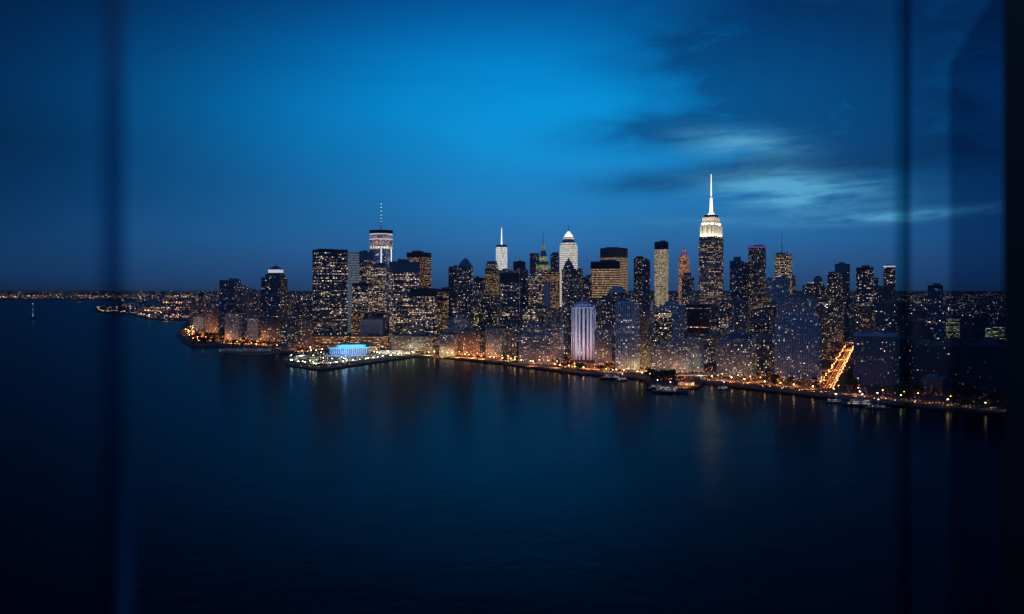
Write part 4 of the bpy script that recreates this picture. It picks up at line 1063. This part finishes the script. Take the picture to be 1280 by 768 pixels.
def grove(x0, x1, y0, y1, n, smin, smax, lab, grp, ms=6):
    k = tries = 0
    while k < n and tries < 900:
        tries += 1
        px = R.uniform(x0, x1); p = gnd(px, R.uniform(y0, y1))
        if not inside(p.x, p.y) or shoredist(p.x, p.y) < ms or avdist(p.x, p.y) < 24: continue
        if any((p.x-a)**2+(p.y-b_)**2 < (c*.78+4)**2 for a, b_, c in FOOT): continue
        tree(p.x, p.y, R.uniform(smin, smax), lab, grp); k += 1
grove(238, 278, 423, 433, 46, 1.0, 1.6, 'dark leafy tree in the park at the river tip', 'trees in the park at the river tip')
grove(366, 405, 444, 458, 16, .6, .9, 'small tree in the lit plaza of the bright pier', 'trees on the bright pier', 9)
grove(466, 540, 440, 449, 22, .6, .9, 'small tree on the inner deck of the bright pier', 'trees on the inner pier deck', 9)
grove(285, 352, 430, 435.5, 26, .8, 1.2, 'small dark tree along the quay behind the long dark pier', 'trees along the quay behind the dark pier')
grove(808, 842, 473, 481, 26, 1.0, 1.5, 'dark leafy tree in the waterfront grove beside the orange pavilion', 'trees in the waterfront grove', 8)
grove(1042, 1068, 462, 490, 30, .9, 1.4, 'dark leafy tree between the avenue and the ribbed office block', 'trees beside the ribbed office block')
grove(700, 770, 460, 468, 26, .7, 1.1, 'leafy tree lit orange before the striped tower', 'trees before the striped tower', 20)
grove(560, 700, 449, 460, 26, .6, 1.0, 'small leafy tree along the promenade', 'trees along the promenade', 14)
grove(890, 1030, 476, 490, 26, .7, 1.1, 'small tree between the river drive and the apartment buildings', 'trees along the river drive', 50)
grove(1120, 1262, 492, 510, 30, .9, 1.3, 'dark tree along the drive behind the tinted pane', 'trees along the drive behind the pane', 50)
print('trees', ntr)

# ================================================================= WINDOW IN FRONT OF THE CAMERA (a real glazed opening 1 m away)
def clear(name, col, gloss=.03):
    m = bpy.data.materials.new(name); m.use_nodes = True; nt = m.node_tree; nt.nodes.clear()
    out = nt.nodes.new('ShaderNodeOutputMaterial'); t = nt.nodes.new('ShaderNodeBsdfTransparent'); t.inputs[0].default_value = (*col, 1)
    g = nt.nodes.new('ShaderNodeBsdfGlossy'); g.inputs['Roughness'].default_value = .05; g.inputs[0].default_value = (.6, .8, .9, 1)
    mx = nt.nodes.new('ShaderNodeMixShader'); mx.inputs[0].default_value = gloss
    nt.links.new(t.outputs[0], mx.inputs[1]); nt.links.new(g.outputs[0], mx.inputs[2]); nt.links.new(mx.outputs[0], out.inputs[0]); return m
WD = 1.0
def wx(px, d=WD): return (px-640)/F*d
ZB, ZT = H-1.1, H+1.3
def post(name, px0, px1, d0, d1, mt, parent):
    bm = bmesh.new(); prism(bm, [(wx(px0, d0), d0), (wx(px1, d0), d0), (wx(px1, d1), d1), (wx(px0, d1), d1)], ZB, ZT, ri=0, bottom=True)
    return mesh(name, bm, [mt], parent)
jamb_m = plain('black_frame_paint', (.004, .004, .006), .5)
def pane_mesh(name, pts, y, th, mt, parent):
    bm = bmesh.new()
    A = [bm.verts.new((x, y, z)) for x, z in pts]
    bm.faces.new(A)
    return mesh(name, bm, [mt], parent)
rw = empty('side_window', (0, 0, 0)); tag(rw, 'black framed window panel with a tinted pane and a painted dark reflection along the edge of the view', 'window', kind='thing')
post('frame', 1254, 1900, WD, WD+.12, jamb_m, rw)
pane_mesh('outer_pane', [(wx(1131, WD+.04), ZB), (wx(1262, WD+.04), ZB), (wx(1262, WD+.04), ZT), (wx(1131, WD+.04), ZT)], WD+.04, 0, clear('pane_glass', (.74, .84, .90), .0), rw)
d2 = WD+.07
zc_ = lambda py, d: H-(py-HZ)*d/F
pane_mesh('dark_reflection_pane', [(wx(1187, d2), ZB), (wx(1264, d2), ZB), (wx(1264, d2), ZT), (wx(1187+50*(zc_(82, d2)-ZT)/(zc_(82, d2)-zc_(0, d2)), d2), ZT), (wx(1187, d2), zc_(82, d2))], d2, 0, clear('painted_dark_reflection', (.34, .46, .58), .0), rw)  # cut dark sheet paints a dark reflection into the glass
mu = empty('glass_mullion', (0, 0, 0)); tag(mu, 'slim dark glass mullion edge beside the black framed panes', 'mullion', kind='thing')
post('glass_edge', 1119, 1131, WD-.01, WD+.02, clear('mullion_glass', (.5, .78, .78), .02), mu)
post('seal', 1131, 1137, WD-.01, WD+.02, clear('mullion_seal', (.22, .30, .40), .0), mu)
lw = empty('sliding_window', (0, 0, 0)); tag(lw, 'tinted sliding glass panel with a soft dark edge facing the open water', 'window', kind='thing')
ld = .46
post('glass_edge', 126, 156, ld, ld+.02, clear('panel_edge_glass', (.52, .61, .70), .02), lw)
m = bpy.data.materials.new('painted_edge_streak'); m.use_nodes = True; nt = m.node_tree; nt.nodes.clear()
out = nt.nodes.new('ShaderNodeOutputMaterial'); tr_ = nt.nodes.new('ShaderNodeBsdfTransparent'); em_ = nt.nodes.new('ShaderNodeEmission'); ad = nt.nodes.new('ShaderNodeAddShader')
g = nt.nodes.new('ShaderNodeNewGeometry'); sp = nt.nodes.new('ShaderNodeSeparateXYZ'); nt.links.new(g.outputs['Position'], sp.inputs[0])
nt.links.new(((1.0 - E(nt, sp.outputs[2]).smooth(H-.19, H-.07)) * .013).s, em_.inputs[1]); em_.inputs[0].default_value = (.03, .22, .9, 1)  # emission paints a reflected streak, stronger towards the bottom
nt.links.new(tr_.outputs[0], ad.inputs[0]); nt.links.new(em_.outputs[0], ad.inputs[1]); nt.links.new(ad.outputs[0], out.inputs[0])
post('edge_streak', 148, 163, ld-.01, ld-.005, m, lw)
pane_mesh('pane', [(wx(-700, ld+.01), ZB), (wx(126, ld+.01), ZB), (wx(126, ld+.01), ZT), (wx(-700, ld+.01), ZT)], ld+.01, 0, clear('left_pane_glass', (.72, .80, .84), .0), lw)

# ================================================================= WORLD
wd = bpy.data.worlds.new('World'); sc.world = wd; wd.use_nodes = True
nt = wd.node_tree; nt.nodes.clear()
out = nt.nodes.new('ShaderNodeOutputWorld'); bg = nt.nodes.new('ShaderNodeBackground')
tc = nt.nodes.new('ShaderNodeTexCoord'); sp = nt.nodes.new('ShaderNodeSeparateXYZ'); nt.links.new(tc.outputs['Generated'], sp.inputs[0])
X, Y, Z = (E(nt, sp.outputs[i]) for i in range(3))
az = X._m('ARCTAN2', Y); el = Z._m('ARCSINE')
def aze(px, py):
    a = math.atan((px-640)/F); return a, math.atan((HZ-py)/F*math.cos(a))
elc = el.max(0.0)
ramp = nt.nodes.new('ShaderNodeValToRGB'); cr = ramp.color_ramp; cr.interpolation = 'B_SPLINE'
stops = [(0, (38, 70, 112)), (1.5, (40, 86, 136)), (3.5, (40, 108, 168)), (6.5, (30, 126, 192)), (9.5, (16, 144, 214)), (13, (0, 152, 226)), (17, (0, 116, 190)), (20.5, (0, 80, 146)), (24, (0, 42, 92)), (29, (0, 16, 44)), (90, (0, 8, 26))]
while len(cr.elements) < len(stops): cr.elements.new(.5)
for e_, (d_, c) in zip(cr.elements, stops): e_.position = d_/90; e_.color = (*srgb(*c), 1)
nt.links.new((elc*(180/math.pi/90)).s, ramp.inputs[0])
kk = elc.smooth(0.0, .17)*.85 + .38
dd = (az - .075)*(1/.47)
fall = (dd*dd*kk*-1.0).exp()*.97 + .03
base = mixc(nt, 1.0, ramp.outputs[0], comb(nt, fall.pow(1.3), fall.pow(1.04), fall.pow(.86)), 'MULTIPLY')
# clouds
vec = comb(nt, az*4.6 + el*1.0, el*15.0 + az*.3, 0.0)
cn = noise(nt, vec, 2.2, 7, .58, .6)
vec2 = comb(nt, az*2.0, el*7.0, 4.0)
cn2 = noise(nt, vec2, 1.6, 4, .5, .3)
def blob(px, py, rx, ry, tilt=0.0):
    a, e_ = aze(px, py)
    u = (az-a); v = (el-e_) - u*tilt
    u = u*(F/rx); v = v*(F/ry)
    return ((u*u+v*v)*-1.0).exp()
darkm = (blob(1030, 98, 195, 98, -.25) * 1.15 + blob(900, 75, 90, 26, -.2) * .35 + blob(820, 164, 105, 22, .03) * .95 + blob(985, 206, 100, 13, .02)*.9 + blob(815, 230, 95, 16)*.75 + blob(1090, 190, 120, 40)*.5 + blob(1130, 30, 260, 60)*.5)
darkf = (darkm * ((cn-.5)*1.8 + 1.0)).sat()
litm = blob(925, 180, 62, 17, -.12)*.8 + blob(988, 240, 88, 21, -.08)*1.25 + blob(1125, 270, 95, 6, .05)*.75 + blob(960, 276, 120, 7)*.35
streak = noise(nt, comb(nt, az*5.0, el*42.0 - az*1.5, 2.0), 2.0, 6, .6, .5)
litf = (litm * ((cn*.5 + streak*.5) - .37).sat()*5.2).sat()
c1 = mixc(nt, darkf*.9, base, mixc(nt, 1.0, base, (.2, .27, .36), 'MULTIPLY'))
c2 = mixc(nt, litf*.72, c1, srgb(96, 180, 218))
soft = (cn2-.5)*.35 + 1.0
c3 = mixc(nt, 1.0, c2, comb(nt, soft, soft, soft), 'MULTIPLY')
# dusk light from the sky behind the viewer
back = az.abs().smooth(.9, 2.0) * (Z.smooth(-.05, .25))
c4 = mixc(nt, back, c3, (.048, .125, .31))
sky = nt.nodes.new('ShaderNodeTexSky'); sky.sky_type = 'NISHITA'; sky.sun_disc = False; sky.sun_elevation = math.radians(-3); sky.sun_rotation = math.radians(20)
c5 = mixc(nt, .01, c4, sky.outputs[0], 'ADD')
nt.links.new(c5, bg.inputs[0]); bg.inputs[1].default_value = 1.0
nt.links.new(bg.outputs[0], out.inputs[0])
# the last daylight: one very weak wide sun from behind the viewer
sl = bpy.data.lights.new('dusk_sun', 'SUN'); sl.energy = .06; sl.angle = math.radians(30); sl.color = (.35, .6, 1)
so = bpy.data.objects.new('dusk_sun', sl); link(so); so.rotation_euler = (math.radians(62), 0, math.radians(-25))

# ================================================================= CAMERA
cam = bpy.data.cameras.new('camera'); co = bpy.data.objects.new('camera', cam); link(co)
co.location = (0, 0, H); co.rotation_euler = (math.radians(90), 0, 0)
cam.sensor_width = 36; cam.lens = 36*F/1280; cam.shift_y = -(384-HZ)/1280
cam.clip_start = .05; cam.clip_end = 600000
cam.dof.use_dof = True; cam.dof.focus_distance = 2200; cam.dof.aperture_fstop = 2.2
sc.camera = co
sc.view_settings.view_transform = 'Standard'; sc.view_settings.look = 'None'; sc.view_settings.exposure = 0; sc.view_settings.gamma = 1
sc.cycles.use_denoising = True; sc.cycles.max_bounces = 6; sc.cycles.transparent_max_bounces = 12
sc.cycles.sample_clamp_indirect = 3.0; sc.cycles.sample_clamp_direct = 0
sc.cycles.use_light_tree = True; sc.cycles.caustics_reflective = True
